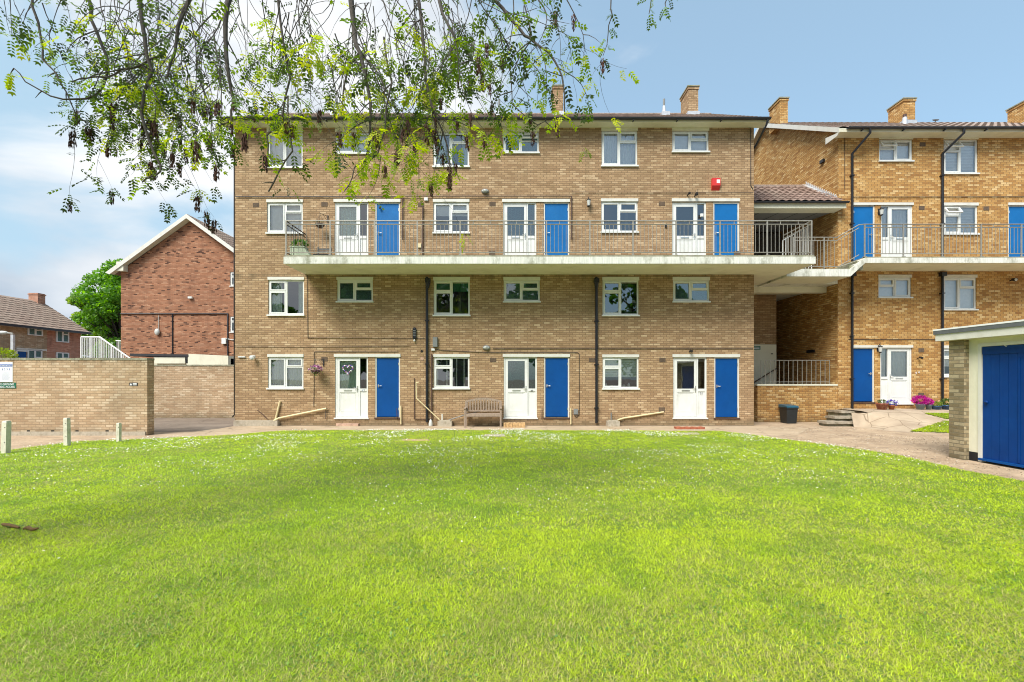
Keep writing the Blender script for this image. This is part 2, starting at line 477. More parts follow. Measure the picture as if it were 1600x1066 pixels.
def tile_mat(name, c1, c2, moss=0.35):
    m, t, b = new_mat(name)
    bt = nd(t, 'ShaderNodeTexBrick', offset=0.0)
    bt.inputs['Color1'].default_value = (*c1, 1); bt.inputs['Color2'].default_value = (*c2, 1)
    bt.inputs['Mortar'].default_value = tuple(c * 0.5 for c in c1) + (1,)
    bt.inputs['Scale'].default_value = 1; bt.inputs['Mortar Size'].default_value = 0.006
    bt.inputs['Brick Width'].default_value = 0.30; bt.inputs['Row Height'].default_value = 0.30
    t.links.new(uvn(t), bt.inputs['Vector'])
    c = mixc(t, ramp(t, noise(t, posn(t), 1.4, 6, 0.7), [(0.45, (0, 0, 0)), (0.75, (moss,) * 3)]), bt.outputs['Color'], (0.22, 0.20, 0.15))
    c = mixc(t, 0.5, c, ramp(t, noise(t, posn(t), 14, 4, 0.6), [(0.3, (0.6, 0.6, 0.6)), (0.7, (1.3, 1.3, 1.3))]), 'MULTIPLY')
    t.links.new(c, b.inputs['Base Color'])
    b.inputs['Roughness'].default_value = 0.85
    return m
M['tile'] = tile_mat('brown_concrete_tile', (0.27, 0.20, 0.165), (0.36, 0.275, 0.235))
M['tile_link'] = tile_mat('dark_brown_pantile', (0.19, 0.12, 0.095), (0.27, 0.185, 0.15))
M['tile_far'] = tile_mat('brown_roof_tile', (0.27, 0.185, 0.14), (0.36, 0.26, 0.20))

def glass_mat(name, tint, base, rough=0.0):
    m = bpy.data.materials.new(name); m.use_nodes = True
    t = m.node_tree; t.nodes.clear()
    o = nd(t, 'ShaderNodeOutputMaterial')
    tr = nd(t, 'ShaderNodeBsdfTransparent'); tr.inputs['Color'].default_value = (*tint, 1)
    gl = nd(t, 'ShaderNodeBsdfGlossy', Roughness=rough); gl.inputs['Color'].default_value = (0.95, 0.97, 1, 1)
    fr = nd(t, 'ShaderNodeFresnel', IOR=1.5)
    ad = nd(t, 'ShaderNodeMath', operation='ADD'); ad.inputs[1].default_value = base
    t.links.new(fr.outputs[0], ad.inputs[0])
    mxn = nd(t, 'ShaderNodeMixShader')
    bn = nd(t, 'ShaderNodeBump', Strength=0.04, Distance=0.02)
    t.links.new(noise(t, posn(t), 2.5, 2), bn.inputs['Height'])
    t.links.new(bn.outputs[0], gl.inputs['Normal'])
    t.links.new(ad.outputs[0], mxn.inputs[0]); t.links.new(tr.outputs[0], mxn.inputs[1]); t.links.new(gl.outputs[0], mxn.inputs[2])
    t.links.new(mxn.outputs[0], o.inputs['Surface'])
    return m
M['glass'] = glass_mat('window_glass', (0.96, 0.97, 0.96), 0.13)

def ground_mat(name, stops, scale, spec_stops=None, bscale=60, bstr=0.6, stain=None, cracks=None):
    m, t, b = new_mat(name)
    p = posn(t)
    c = ramp(t, noise(t, p, scale, 8, 0.65), stops)
    g = ramp(t, noise(t, p, bscale, 3, 0.7), [(0.3, (0.55, 0.55, 0.55)), (0.7, (1.4, 1.4, 1.4))])
    c = mixc(t, 0.6, c, g, 'MULTIPLY')
    if stain:
        c = mixc(t, ramp(t, noise(t, p, stain[1], 6, 0.7), [(0.52, (0, 0, 0)), (0.7, (stain[2],) * 3)]), c, stain[0])
    if cracks:
        wv = nd(t, 'ShaderNodeVectorMath', operation='ADD')
        nn = nd(t, 'ShaderNodeTexNoise', Scale=2.5, Detail=5)
        t.links.new(p, nn.inputs['Vector']); sc_ = nd(t, 'ShaderNodeVectorMath', operation='SCALE'); sc_.inputs['Scale'].default_value = .5
        t.links.new(nn.outputs['Color'], sc_.inputs[0]); t.links.new(p, wv.inputs[0]); t.links.new(sc_.outputs[0], wv.inputs[1])
        vr = nd(t, 'ShaderNodeTexVoronoi', feature='DISTANCE_TO_EDGE', Scale=cracks)
        t.links.new(wv.outputs[0], vr.inputs['Vector'])
        c = mixc(t, ramp(t, vr.outputs['Distance'], [(0.0, (0.75,) * 3), (0.010, (0, 0, 0))]), c, (0.10, 0.075, 0.05))
    t.links.new(c, b.inputs['Base Color'])
    b.inputs['Roughness'].default_value = 0.95
    bump(t, b, noise(t, p, bscale, 4, 0.7), bstr, 0.012)
    return m
M['drive'] = ground_mat('worn_tarmac_with_grit', [(0.3, (0.33, 0.235, 0.155)), (0.55, (0.45, 0.335, 0.225)), (0.75, (0.58, 0.44, 0.30))], 1.3, bscale=22, bstr=1.0, stain=((0.19, 0.13, 0.09), 2.2, 0.6))
M['path'] = ground_mat('concrete_path', [(0.3, (0.38, 0.285, 0.19)), (0.7, (0.50, 0.39, 0.27))], 0.9, bscale=90, bstr=0.3, stain=((0.25, 0.18, 0.11), 1.1, 0.7), cracks=0.55)
M['tarmac'] = ground_mat('dark_tarmac', [(0.3, (0.15, 0.115, 0.09)), (0.7, (0.25, 0.20, 0.155))], 1.2, bscale=70, bstr=0.6, stain=((0.09, 0.07, 0.05), 1.0, 0.6), cracks=0.4)
M['soil'] = ground_mat('lawn_soil_and_thatch', [(0.3, (0.10, 0.17, 0.02)), (0.55, (0.18, 0.26, 0.03)), (0.75, (0.28, 0.27, 0.07))], 1.5, bscale=55, bstr=1.0)
def crazy():
    m, t, b = new_mat('crazy_paving')
    p = posn(t)
    v = nd(t, 'ShaderNodeTexVoronoi', feature='DISTANCE_TO_EDGE', Scale=1.5)
    t.links.new(p, v.inputs['Vector'])
    c = ramp(t, noise(t, p, 1.6, 6, 0.65), [(0.3, (0.34, 0.26, 0.185)), (0.7, (0.50, 0.40, 0.29))])
    c = mixc(t, ramp(t, v.outputs['Distance'], [(0.0, (0.8,) * 3), (0.025, (0, 0, 0))]), c, (0.13, 0.09, 0.05))
    t.links.new(c, b.inputs['Base Color'])
    b.inputs['Roughness'].default_value = 0.95
    bump(t, b, noise(t, p, 50, 4), 0.5, 0.01)
    return m
M['crazy'] = crazy()

def leaf_mat(name, attr=True, col=(0.1, 0.2, 0.03), trans=0.5, rough=0.5):
    m = bpy.data.materials.new(name); m.use_nodes = True
    t = m.node_tree; t.nodes.clear()
    o = nd(t, 'ShaderNodeOutputMaterial')
    d = nd(t, 'ShaderNodeBsdfDiffuse'); tr = nd(t, 'ShaderNodeBsdfTranslucent')
    if attr:
        a = nd(t, 'ShaderNodeAttribute', attribute_name='tint')
        cc_ = a.outputs['Color']
        t.links.new(cc_, d.inputs['Color'])
        hs = nd(t, 'ShaderNodeHueSaturation', Saturation=1.15, Value=1.5)
        t.links.new(cc_, hs.inputs['Color'])
        t.links.new(hs.outputs[0], tr.inputs['Color'])
    else:
        d.inputs['Color'].default_value = (*col, 1); tr.inputs['Color'].default_value = (*col, 1)
    gl = nd(t, 'ShaderNodeBsdfGlossy', Roughness=rough); gl.inputs['Color'].default_value = (0.9, 1, 0.9, 1)
    mx1 = nd(t, 'ShaderNodeMixShader'); mx1.inputs[0].default_value = trans
    t.links.new(d.outputs[0], mx1.inputs[1]); t.links.new(tr.outputs[0], mx1.inputs[2])
    mx2 = nd(t, 'ShaderNodeMixShader'); mx2.inputs[0].default_value = 0.04
    t.links.new(mx1.outputs[0], mx2.inputs[1]); t.links.new(gl.outputs[0], mx2.inputs[2])
    t.links.new(mx2.outputs[0], o.inputs['Surface'])
    return m
M['leaf'] = leaf_mat('leaf')
M['grit'] = leaf_mat('loose_grit', trans=0.0, rough=0.9)
M['blade'] = leaf_mat('grass_blade', trans=0.28)

def np_mesh(name, V, Fc, tint, mat, parent=None, org_=(0, 0, 0), **kw):
    """V (n,3) world, Fc (m,k) faces of k corners, tint (n,3) per vertex"""
    me = bpy.data.meshes.new(name)
    n, k = len(V), Fc.shape[1]
    me.vertices.add(n); me.loops.add(Fc.size); me.polygons.add(len(Fc))
    me.vertices.foreach_set('co', (V - np.array(org_)).astype(np.float32).ravel())
    me.loops.foreach_set('vertex_index', Fc.astype(np.int32).ravel())
    me.polygons.foreach_set('loop_start', np.arange(0, Fc.size, k, dtype=np.int32))
    me.polygons.foreach_set('loop_total', np.full(len(Fc), k, dtype=np.int32))
    me.update(calc_edges=True)
    at = me.color_attributes.new('tint', 'FLOAT_COLOR', 'POINT')
    c = np.ones((n, 4), dtype=np.float32); c[:, :3] = tint
    at.data.foreach_set('color', c.ravel())
    me.materials.append(mat)
    o = bpy.data.objects.new(name, me)
    COL.objects.link(o)
    if parent is not None: o.parent = parent
    else: o.location = org_
    return tag(o, **kw)

# ------------------------------------------------------------------ walls, windows, doors
def wall_front(mb, Y, x0, x1, z0, z1, holes, depth=0.12, thick=0.28):
    """a wall facing -Y at Y with rectangular openings and their reveals"""
    xs = sorted({x0, x1, *[h[0] for h in holes], *[h[1] for h in holes]})
    zs = sorted({z0, z1, *[h[2] for h in holes], *[h[3] for h in holes]})
    xs = [x for x in xs if x0 <= x <= x1]; zs = [z for z in zs if z0 <= z <= z1]
    for i in range(len(xs) - 1):
        for j in range(len(zs) - 1):
            mx_, mz = (xs[i] + xs[i+1]) / 2, (zs[j] + zs[j+1]) / 2
            if any(h[0] < mx_ < h[1] and h[2] < mz < h[3] for h in holes): continue
            mb.quad((xs[i], Y, zs[j]), (xs[i+1], Y, zs[j]), (xs[i+1], Y, zs[j+1]), (xs[i], Y, zs[j+1]))
    for a, b, c, d in holes:
        e = Y + thick
        mb.quad((a, Y, c), (a, e, c), (a, e, d), (a, Y, d))
        mb.quad((b, Y, c), (b, Y, d), (b, e, d), (b, e, c))
        mb.quad((a, Y, d), (a, e, d), (b, e, d), (b, Y, d))
        mb.quad((a, Y, c), (b, Y, c), (b, e, c), (a, e, c))

def ring(mb, x0, x1, z0, z1, t, y0, y1, top=None, bot=None):
    top = t if top is None else top; bot = t if bot is None else bot
    mb.box(x0, x0 + t, y0, y1, z0, z1); mb.box(x1 - t, x1, y0, y1, z0, z1)
    mb.box(x0 + t, x1 - t, y0, y1, z1 - top, z1); mb.box(x0 + t, x1 - t, y0, y1, z0, z0 + bot)

def folds(mb, x0, x1, z0, z1, y, amp=0.025, pitch=0.09):
    n = max(4, int((x1 - x0) / pitch * 6))
    ph = rnd.random() * 6
    v = []
    for i in range(n + 1):
        x = x0 + (x1 - x0) * i / n
        yy = y + amp * math.sin(ph + (x - x0) / pitch * 2 * math.pi + 0.9 * math.sin(x * 9))
        v += [(x, yy, z0), (x, yy, z1)]
    mb.add(v, [(2*i, 2*i+2, 2*i+3, 2*i+1) for i in range(n)], True)

def window(parent, x0, x1, z0, z1, Y, kind='big', tall='L', dress=None, head=0.09, vent_open=False, name='window', sill=True, blind_to=0.45, headmat='white_paint'):
    """white framed casement: one tall light and a fanlight over a lower light"""
    yf, yb = Y + 0.035, Y + 0.105
    zt = z1 - head
    m = MB()
    t = 0.055
    ring(m, x0, x1, z0, zt, t, yf, yb)
    xm = (x0 + x1) / 2 + (0.0 if tall == 'L' else 0.0)
    m.box(xm - 0.03, xm + 0.03, yf - 0.002, yb + 0.002, z0 + t, zt - t)
    zv = zt - t - (zt - z0 - 2 * t) * (0.30 if kind == 'big' else 0.42)
    if tall == 'L': tx0, tx1, vx0, vx1 = x0 + t, xm - 0.03, xm + 0.03, x1 - t
    else: tx0, tx1, vx0, vx1 = xm + 0.03, x1 - t, x0 + t, xm - 0.03
    m.box(vx0, vx1, yf + 0.001, yb - 0.001, zv - 0.025, zv + 0.025)
    s = 0.044
    # opening lights stand a little proud of the frame
    if (kind == 'small') or tall == 'L':
        ring(m, tx0 - 0.008, tx1 + 0.008, z0 + t - 0.008, zt - t + 0.008, s, yf - 0.014, yf + 0.03)
        g1 = (tx0 + s - 0.008, tx1 - s + 0.008, z0 + t + s - 0.008, zt - t - s + 0.008)
    else:
        g1 = (tx0, tx1, z0 + t, zt - t)
    g2 = (vx0, vx1, z0 + t, zv - 0.025)
    if tall == 'R' and kind == 'big':
        ring(m, vx0 - 0.008, vx1 + 0.008, z0 + t - 0.008, zv - 0.018, s, yf - 0.014, yf + 0.03)
        g2 = (vx0 + s, vx1 - s, z0 + t + s, zv - 0.03 - s)
    vz0, vz1 = zv + 0.017, zt - t + 0.008
    if not vent_open:
        ring(m, vx0 - 0.008, vx1 + 0.008, vz0, vz1, s, yf - 0.014, yf + 0.03)
    else:
        hinge = Vector((0, yf, vz1))
        Mr = Matrix.Translation(hinge) @ Matrix.Rotation(R(-32), 4, 'X') @ Matrix.Translation(-hinge)
        for bx in ((vx0 - .008, vx0 + s, vz0, vz1), (vx1 - s, vx1 + .008, vz0, vz1), (vx0 + s, vx1 - s, vz0, vz0 + s), (vx0 + s, vx1 - s, vz1 - s, vz1)):
            m.box(bx[0], bx[1], yf - 0.014, yf + 0.03, bx[2], bx[3], Mr)
    fr = m.build(name, M['upvc'], parent)
    g = MB()
    yg = yf + 0.02
    for a, b, c, d in (g1, g2):
        g.quad((a, yg, c), (b, yg, c), (b, yg, d), (a, yg, d))
    a, b, c, d = vx0 + s - 0.008, vx1 - s + 0.008, vz0 + s, vz1 - s
    q = [Vector((a, yg, c)), Vector((b, yg, c)), Vector((b, yg, d)), Vector((a, yg, d))]
    if vent_open: q = [Mr @ v for v in q]
    g.quad(*q)
    g.build('pane', M['glass'], fr, recalc=False)
    if sill:
        k = MB(); k.box(x0 - 0.03, x1 + 0.03, Y - 0.055, Y + 0.034, z0 - 0.045, z0 + 0.004)
        k.build('sill', M['upvc'], fr)
    if head > 0.02:
        k = MB(); k.box(x0 - 0.012, x1 + 0.012, Y - 0.022, Y + 0.06, zt + 0.002, z1)
        if headmat == 'white_paint': k.box(x0 + 0.35, x1 - 0.45, Y - 0.034, Y - 0.022, zt + 0.006, zt + 0.022)
        k.build('head_board', M[headmat], fr)
    yc = Y + 0.125
    ix0, ix1, iz0, iz1 = x0 + 0.01, x1 - 0.01, z0 + 0.01, zt - 0.01
    def full(mt, nm='blind', zlo=iz0):
        k = MB()
        zz = iz1
        while zz > zlo + 0.02:
            k.box(ix0, ix1, yc, yc + 0.006, max(zlo, zz - 0.052), zz, None)
            zz -= 0.058
        k.build(nm, M[mt], fr)
    if dress == 'net':
        k = MB(); folds(k, ix0, ix1, iz0, iz1, yc + 0.03); k.build('net_curtain', M['curtain_white'], fr)
    elif dress == 'sides':
        k = MB(); folds(k, ix0, ix0 + 0.32 * (ix1 - ix0), iz0, iz1, yc + 0.04); folds(k, ix0 + 0.8 * (ix1 - ix0), ix1, iz0, iz1, yc + 0.04)
        k.build('curtain', M['curtain_green'], fr)
    elif dress == 'pale':
        k = MB(); k.box(ix0, ix1, yc + 0.02, yc + 0.03, iz0, iz1); k.build('blind', M['blind_grey'], fr)
    elif dress == 'roller':
        k = MB(); k.box(ix0, ix1, yc, yc + 0.006, iz1 - (iz1 - iz0) * blind_to, iz1); k.build('blind', M['blind_grey'], fr)
    elif dress == 'green':
        k = MB(); k.box(ix0, ix1, yc, yc + 0.006, iz1 - (iz1 - iz0) * 0.3, iz1); k.build('blind', M['blind_green'], fr)
    elif dress == 'slats':
        full('curtain_white')
    elif dress == 'roman':
        full('curtain_white', 'roman_blind', iz0 + 0.36 * (iz1 - iz0))
        k = MB()
        for i, (dx, hh, r_) in enumerate(((0.15, 0.16, 0.04), (0.35, 0.1, 0.05), (0.62, 0.2, 0.045), (0.78, 0.12, 0.06), (0.95, 0.18, 0.04))):
            k.lathe((ix0 + dx, yc + 0.08, iz0), [(r_, 0), (r_ * 1.1, hh * 0.5), (r_ * 0.6, hh), (0.002, hh)], 10)
        k.build('sill_ornaments', M['curtain_white'], fr)
    elif dress == 'venetian_dark':
        full('blind_dark')
        k = MB()
        for dx in (0.10, 0.42, 0.76, 1.02): k.box(ix0 + dx, ix0 + dx + 0.035, yc - 0.02, yc - 0.012, iz0, iz1)
        k.build('blind_tape', M['curtain_white'], fr)
    elif dress == 'obscure':
        k = MB(); k.box(ix0, ix1, yf + 0.05, yf + 0.055, iz0, iz1); k.build('obscured_pane', M['obscure'], fr)
    return fr

def front_door(parent, x0, x1, z0, z1, Y, side='R', dress='green', number=None, head=0.0):
    """white panelled door with a glazed upper half and a narrow side light"""
    yf, yb = Y + 0.03, Y + 0.11
    t = 0.055
    wsl = (x1 - x0) * 0.27
    m = MB()
    ring(m, x0, x1, z0, z1, t, yf, yb, bot=0.05)
    if side == 'R': xa, xb = x1 - wsl - 0.02, x1 - wsl + 0.02; lx0, lx1, sx0, sx1 = x0 + t, xa, xb, x1 - t
    else: xa, xb = x0 + wsl - 0.02, x0 + wsl + 0.02; lx0, lx1, sx0, sx1 = xb, x1 - t, x0 + t, xa
    m.box(xa, xb, yf - 0.001, yb + 0.001, z0 + 0.05, z1 - t)
    zr = z0 + (z1 - z0) * 0.46
    # side light: rail and lower panel
    m.box(sx0, sx1, yf + 0.001, yb - 0.02, zr - 0.05, zr + 0.045)
    m.box(sx0, sx1, yf + 0.025, yb - 0.03, z0 + 0.05, zr - 0.05)
    m.box(x0 - 0.03, x1 + 0.03, Y - 0.04, yf - 0.001, z0 - 0.03, z0 + 0.015)
    d = m.build('front_door', M['upvc'], parent)
    lf = MB()
    s = 0.085
    yl = yf + 0.006
    ring(lf, lx0 + .006, lx1 - .006, z0 + 0.056, z1 - t - .006, s, yl, yl + 0.05, bot=0.16)
    lf.box(lx0 + s + .006, lx1 - s - .006, yl + .001, yl + 0.049, zr - 0.085, zr + 0.045)
    lf.box(lx0 + s + .006, lx1 - s - .006, yl + 0.016, yl + 0.04, z0 + 0.2, zr - 0.085)
    # raised moulding of the lower panel
    ring(lf, lx0 + s + .03, lx1 - s - .03, z0 + 0.24, zr - 0.11, 0.016, yl + 0.008, yl + 0.016)
    lf.build('door_leaf', M['upvc'], d)
    g = MB()
    ga, gb, gc, gd = lx0 + s + .006, lx1 - s - .006, zr + 0.045, z1 - t - s - .006
    yg = yl + 0.02
    g.quad((ga, yg, gc), (gb, yg, gc), (gb, yg, gd), (ga, yg, gd))
    g.quad((sx0, yg + .01, zr + .045), (sx1, yg + .01, zr + .045), (sx1, yg + .01, z1 - t), (sx0, yg + .01, z1 - t))
    g.build('glass', M['glass'], d, recalc=False)
    if dress == 'green':
        k = MB(); folds(k, ga - .02, gb + .02, gc - .02, gd + .02, yl + 0.09, 0.018, 0.07); k.build('curtain', M['curtain_green'], d)
    elif dress == 'obscure':
        k = MB(); k.box(ga, gb, yl + .04, yl + .045, gc, gd); k.box(sx0, sx1, yl + .05, yl + .055, zr + .045, z1 - t); k.build('obscured_pane', M['obscure'], d)
    elif dress == 'brown':
        k = MB(); k.box(ga, gb, yl + .04, yl + .045, gc, gd); k.build('obscured_pane', M['obscure_brown'], d)
    elif dress == 'white':
        k = MB(); folds(k, ga - .02, gb + .02, gc - .02, gd + .02, yl + 0.09, 0.015, 0.06); folds(k, sx0, sx1, zr + .05, z1 - t, yl + 0.1, 0.01, 0.05); k.build('curtain', M['curtain_white'], d)
    hx = lx1 - 0.05 if side == 'R' else lx0 + 0.05
    hd = -1 if side == 'R' else 1
    k = MB()
    k.box(hx - 0.014, hx + 0.014, yl - 0.012, yl - 0.001, zr - 0.08, zr + 0.14)
    k.tube([(hx, yl - 0.012, zr + 0.06), (hx, yl - 0.045, zr + 0.06), (hx + hd * 0.11, yl - 0.05, zr + 0.062)], 0.010, 6)
    k.build('handle', M['steel'], d)
    k = MB()
    lc = (lx0 + lx1) / 2
    k.box(lc - 0.14, lc + 0.14, yl - 0.012, yl - 0.001, zr - 0.04, zr + 0.005)
    k.build('letterbox', M['steel'], d)
    if number:
        txt, nx, nz, size, mt = number
        text(txt, (nx, yf - 0.004, nz), size, M[mt], d, 'house_number')
    return d

def store_door(parent, x0, x1, z0, z1, Y, mat='blue', handle='L', lever=True):
    yf = Y + 0.02
    m = MB()
    t = 0.045
    m.box(x0 + t + .004, x1 - t - .004, yf + 0.02, yf + 0.06, z0 + 0.025, z1 - t - .004)
    # slim cover strips at the edges of the flush leaf
    m.box(x0 + t + .004, x1 - t - .004, yf + 0.012, yf + 0.02, z0 + 0.03, z0 + 0.05)
    d = m.build('store_door', M[mat], parent)
    k = MB()
    k.box(x0, x0 + t, yf, yf + 0.08, z0, z1); k.box(x1 - t, x1, yf, yf + 0.08, z0, z1); k.box(x0 + t, x1 - t, yf, yf + 0.08, z1 - t, z1)
    k.build('frame', M['white_paint'], d)
    k = MB(); k.box(x0 - 0.02, x1 + 0.02, Y - 0.03, Y + 0.1, z0 - 0.05, z0 - .002); k.build('threshold', M['brown_pipe'], d)
    hx = x0 + t + 0.06 if handle == 'L' else x1 - t - 0.06
    hd = 1 if handle == 'L' else -1
    zh = z0 + (z1 - z0) * 0.52
    k = MB()
    k.box(hx - 0.018, hx + 0.018, yf + 0.008, yf + 0.0195, zh - 0.05, zh + 0.05)
    k.tube([(hx, yf + 0.008, zh), (hx, yf - 0.03, zh), (hx + hd * (0.12 if lever else 0.03), yf - 0.034, zh)], 0.011, 6)
    k.build('handle', M['steel'], d)
    k = MB()
    ex = x1 - t - .01 if handle == 'L' else x0 + t + .01
    for zz in (z0 + 0.25, z1 - 0.3): k.box(ex - 0.012, ex + 0.012, yf - 0.008, yf - 0.001, zz, zz + 0.09)
    k.build('hinge', M['steel'], d)
    return d

def text(s, loc, size, mat, parent=None, name='lettering', rot=(90, 0, 0), align='CENTER'):
    cu = bpy.data.curves.new(name, 'FONT')
    cu.body = s; cu.size = size; cu.extrude = 0.0015; cu.align_x = align; cu.align_y = 'CENTER'
    cu.materials.append(mat)
    tmp = bpy.data.objects.new(name, cu)
    me = bpy.data.meshes.new_from_object(tmp)
    bpy.data.objects.remove(tmp)
    o = bpy.data.objects.new(name, me)
    o.rotation_euler = tuple(R(a) for a in rot)
    COL.objects.link(o)
    o.location = Vector(loc) - (org(parent) if parent is not None else Vector((0, 0, 0)))
    if parent is not None: o.parent = parent
    return o

def roof_slope(mb, eL, eR, rL, rR, wave=0.30, course=0.33, amp=0.022):
    """rows of overlapping pantiles between an eave line eL-eR and a ridge line rL-rR"""
    eL, eR, rL, rR = map(Vector, (eL, eR, rL, rR))
    wid = max((eR - eL).length, (rR - rL).length); ln = ((rL - eL).length + (rR - eR).length) / 2
    n = (eR - eL).cross(rL - eL).normalized()
    if n.z < 0: n = -n
    nu = max(4, int(round(wid / wave)) * 6)
    nv = max(2, int(round(ln / course)))
    prof = [0.0, 0.35, 0.9, 1.0, 0.7, 0.12]
    v = []
    rows = []
    for j in range(nv):
        rows += [(j / nv, 0.028), ((j + 0.999) / nv, 0.0)]
    for tv, lift in rows:
        for i in range(nu + 1):
            u = i / nu
            p = (eL.lerp(eR, u)).lerp(rL.lerp(rR, u), tv)
            v.append(p + n * (lift + amp * prof[i % 6]))
    fs = []
    for j in range(len(rows) - 1):
        for i in range(nu):
            a = j * (nu + 1) + i
            fs.append((a, a + 1, a + nu + 2, a + nu + 1))
    mb.add(v, fs, False)

def gutter_run(mb, x0, x1, y, z, r=0.055):
    n = 8
    prof = [(y + r * math.cos(math.pi + math.pi * i / n), z + r * math.sin(math.pi + math.pi * i / n)) for i in range(n + 1)]
    prof += [(y + r * 0.85 * math.cos(2 * math.pi - math.pi * i / n), z + 0.002 + r * 0.85 * math.sin(2 * math.pi - math.pi * i / n)) for i in range(n + 1)]
    mb.prism([(x0, a, b) for a, b in prof], (x1 - x0, 0, 0))

def railing_bay(mb, a, b, hgt=1.10, under=0.11, bot=0.10, pitch=0.125, r=0.008, rr=0.016):
    """handrail, second rail, bottom rail and balusters between base points a and b"""
    a, b = Vector(a), Vector(b)
    up = Vector((0, 0, 1))
    for h_, q in ((hgt, rr * 1.2), (hgt - under, rr), (bot, rr)):
        mb.tube([a + up * h_, b + up * h_], q, 6)
    n = max(1, int(round((Vector((b.x - a.x, b.y - a.y, 0))).length / pitch)))
    for i in range(1, n):
        p = a.lerp(b, i / n)
        mb.tube([p + up * bot, p + up * (hgt - under)], r, 5, False)
    for f_ in (0.3, 0.7):
        p = a.lerp(b, f_) + up * (hgt - under / 2)
        mb.tube([p - up * under * 0.4, p + up * under * 0.4], r * 1.3, 5, False)

def post(mb, p, hgt=1.1, s=0.02):
    mb.box(p[0] - s, p[0] + s, p[1] - s * 0.7, p[1] + s * 0.7, p[2], p[2] + hgt)
    mb.box(p[0] - s * 2.6, p[0] + s * 2.6, p[1] - s * 2, p[1] + s * 2, p[2] - .002, p[2] + 0.02)
    mb.ball((p[0], p[1], p[2] + 0.03), 0.028, 1, 1, 0.8, 8, 5)

def air_brick(parent, px, py, Y, w_=0.215, h_=0.15, name='air_brick'):
    c = P(px, py, Y)
    m = MB()
    m.box(c.x - w_/2, c.x + w_/2, Y - 0.008, Y + 0.02, c.z - h_/2, c.z + h_/2)
    nx, nz = 7, 4
    o = m.build(name, M['vent'], parent)
    h = MB()
    for i in range(nx):
        for j in range(nz):
            x = c.x - w_/2 + w_ * (i + 0.5) / nx; z = c.z - h_/2 + h_ * (j + 0.5) / nz
            h.box(x - 0.008, x + 0.008, Y - 0.0095, Y - 0.0081, z - 0.011, z + 0.011)
    h.build('grille_holes', M['vent_hole'], o)
    return o

def chimney(parent, x0, x1, y0, y1, z0, z1, mat, nm='chimney', flash=True):
    m = MB()
    m.box(x0, x1, y0, y1, z0, z1)
    m.box(x0 - 0.03, x1 + 0.03, y0 - 0.03, y1 + 0.03, z1 - 0.10, z1 - 0.03)
    c = m.build(nm, mat, parent)
    k = MB(); k.box(x0 - 0.05, x1 + 0.05, y0 - 0.05, y1 + 0.05, z1, z1 + 0.05); k.build('coping', M['moss'], c)
    if not flash: return c
    k = MB(); k.box(x0 - 0.04, x1 + 0.04, y0 - 0.06, y1 + 0.03, z0, z0 + 0.18); k.build('flashing', M['lead'], c)
    return c

# ================================================================== MAIN BLOCK
YF = 16.0
XL, XR = P(367, 0, YF).x, P(1178, 0, YF).x
YB = 24.6
ZS = 10.34       # soffit level
block = empty('apartment_block', (0, YF, 0), 'long four storey tan brick block of flats with one long balcony', 'apartment block')
def zz(py, Y=YF): return H + (HY - py) / F * Y
def xx(px, Y=YF): return (px - CX) / F * Y
wins = [
    # px0, px1, ytop, ybot, kind, tall side, dressing, vent open, head px
    (417.5, 473, 207, 261.5, 'big', 'L', 'pale', False, 0),  # pale blind stands in for the sky reflected in dark glass
    (524, 580.5, 207, 239.5, 'small', 'L', 'pale', False, 0),
    (677, 733, 206, 260, 'big', 'L', 'sides', False, 0),
    (786, 842, 206, 238.5, 'small', 'L', 'obscure', True, 0),
    (940, 996, 204.5, 259, 'big', 'L', 'net', False, 0),
    (1050.5, 1107.5, 204.5, 237, 'small', 'L', 'pale', False, 0),
    (417, 473, 312, 364, 'big', 'L', 'pale', False, 4.5),
    (677, 733, 311.5, 363.5, 'big', 'L', 'roller', False, 4.5),
    (939.5, 996.5, 310.5, 362.5, 'big', 'L', None, False, 4.5),
    (419, 475, 433, 492, 'big', 'R', 'sides', False, 4.5),
    (526.5, 582.5, 433, 471, 'small', 'L', 'obscure', False, 4.5),
    (677.5, 734, 433, 492.5, 'big', 'R', 'green', False, 5.5),
    (787, 843.5, 433, 471, 'small', 'L', 'obscure', False, 5.5),
    (941.5, 998, 433, 492.5, 'big', 'R', None, False, 5.5),
    (1051.5, 1108.5, 433, 471, 'small', 'L', 'obscure', False, 5.5),
    (418.5, 474, 553.5, 606.5, 'big', 'L', 'net', False, 4.5),
    (677.5, 733.5, 553.5, 606.5, 'big', 'R', 'venetian_dark', False, 4.5),
    (941.5, 998, 554, 607, 'big', 'R', 'roman', False, 4.5),
]
zU0, zU1 = 5.53, zz(316)
zG0 = zz(653.5)
doors = [  # px0, px1, z0, z1, side, dressing, number
    (523, 575.5, zU0, zU1, 'R', 'green', None), (786, 838, zU0, zU1, 'R', 'obscure', None), (1050.5, 1103.5, zU0, zU1, 'R', None, None),
    (523.5, 575, zG0, zz(557.5), 'R', 'green', ('47', 567.5, 610.5, 0.12, 'print_grey')),
    (787, 839, zG0, zz(557.5), 'R', 'obscure', ('49', 831, 611, 0.10, 'print_black')),
    (1052, 1104.5, zG0, zz(558), 'R', 'brown', ('51', 1096, 615, 0.10, 'print_black'))]
stores = [(586, 625, zU0, zU1, 'blue_upper'), (849.5, 889.5, zU0, zU1, 'blue_upper'), (1114.5, 1155, zU0, zU1, 'blue_upper'),
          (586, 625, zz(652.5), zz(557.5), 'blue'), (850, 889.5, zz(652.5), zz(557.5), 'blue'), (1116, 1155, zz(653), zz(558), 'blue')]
holes = []
for a, b, c, d, *_ in wins: holes.append((xx(a), xx(b), zz(d), zz(c)))
for a, b, c, d, *_ in doors: holes.append((xx(a), xx(b), c, d))
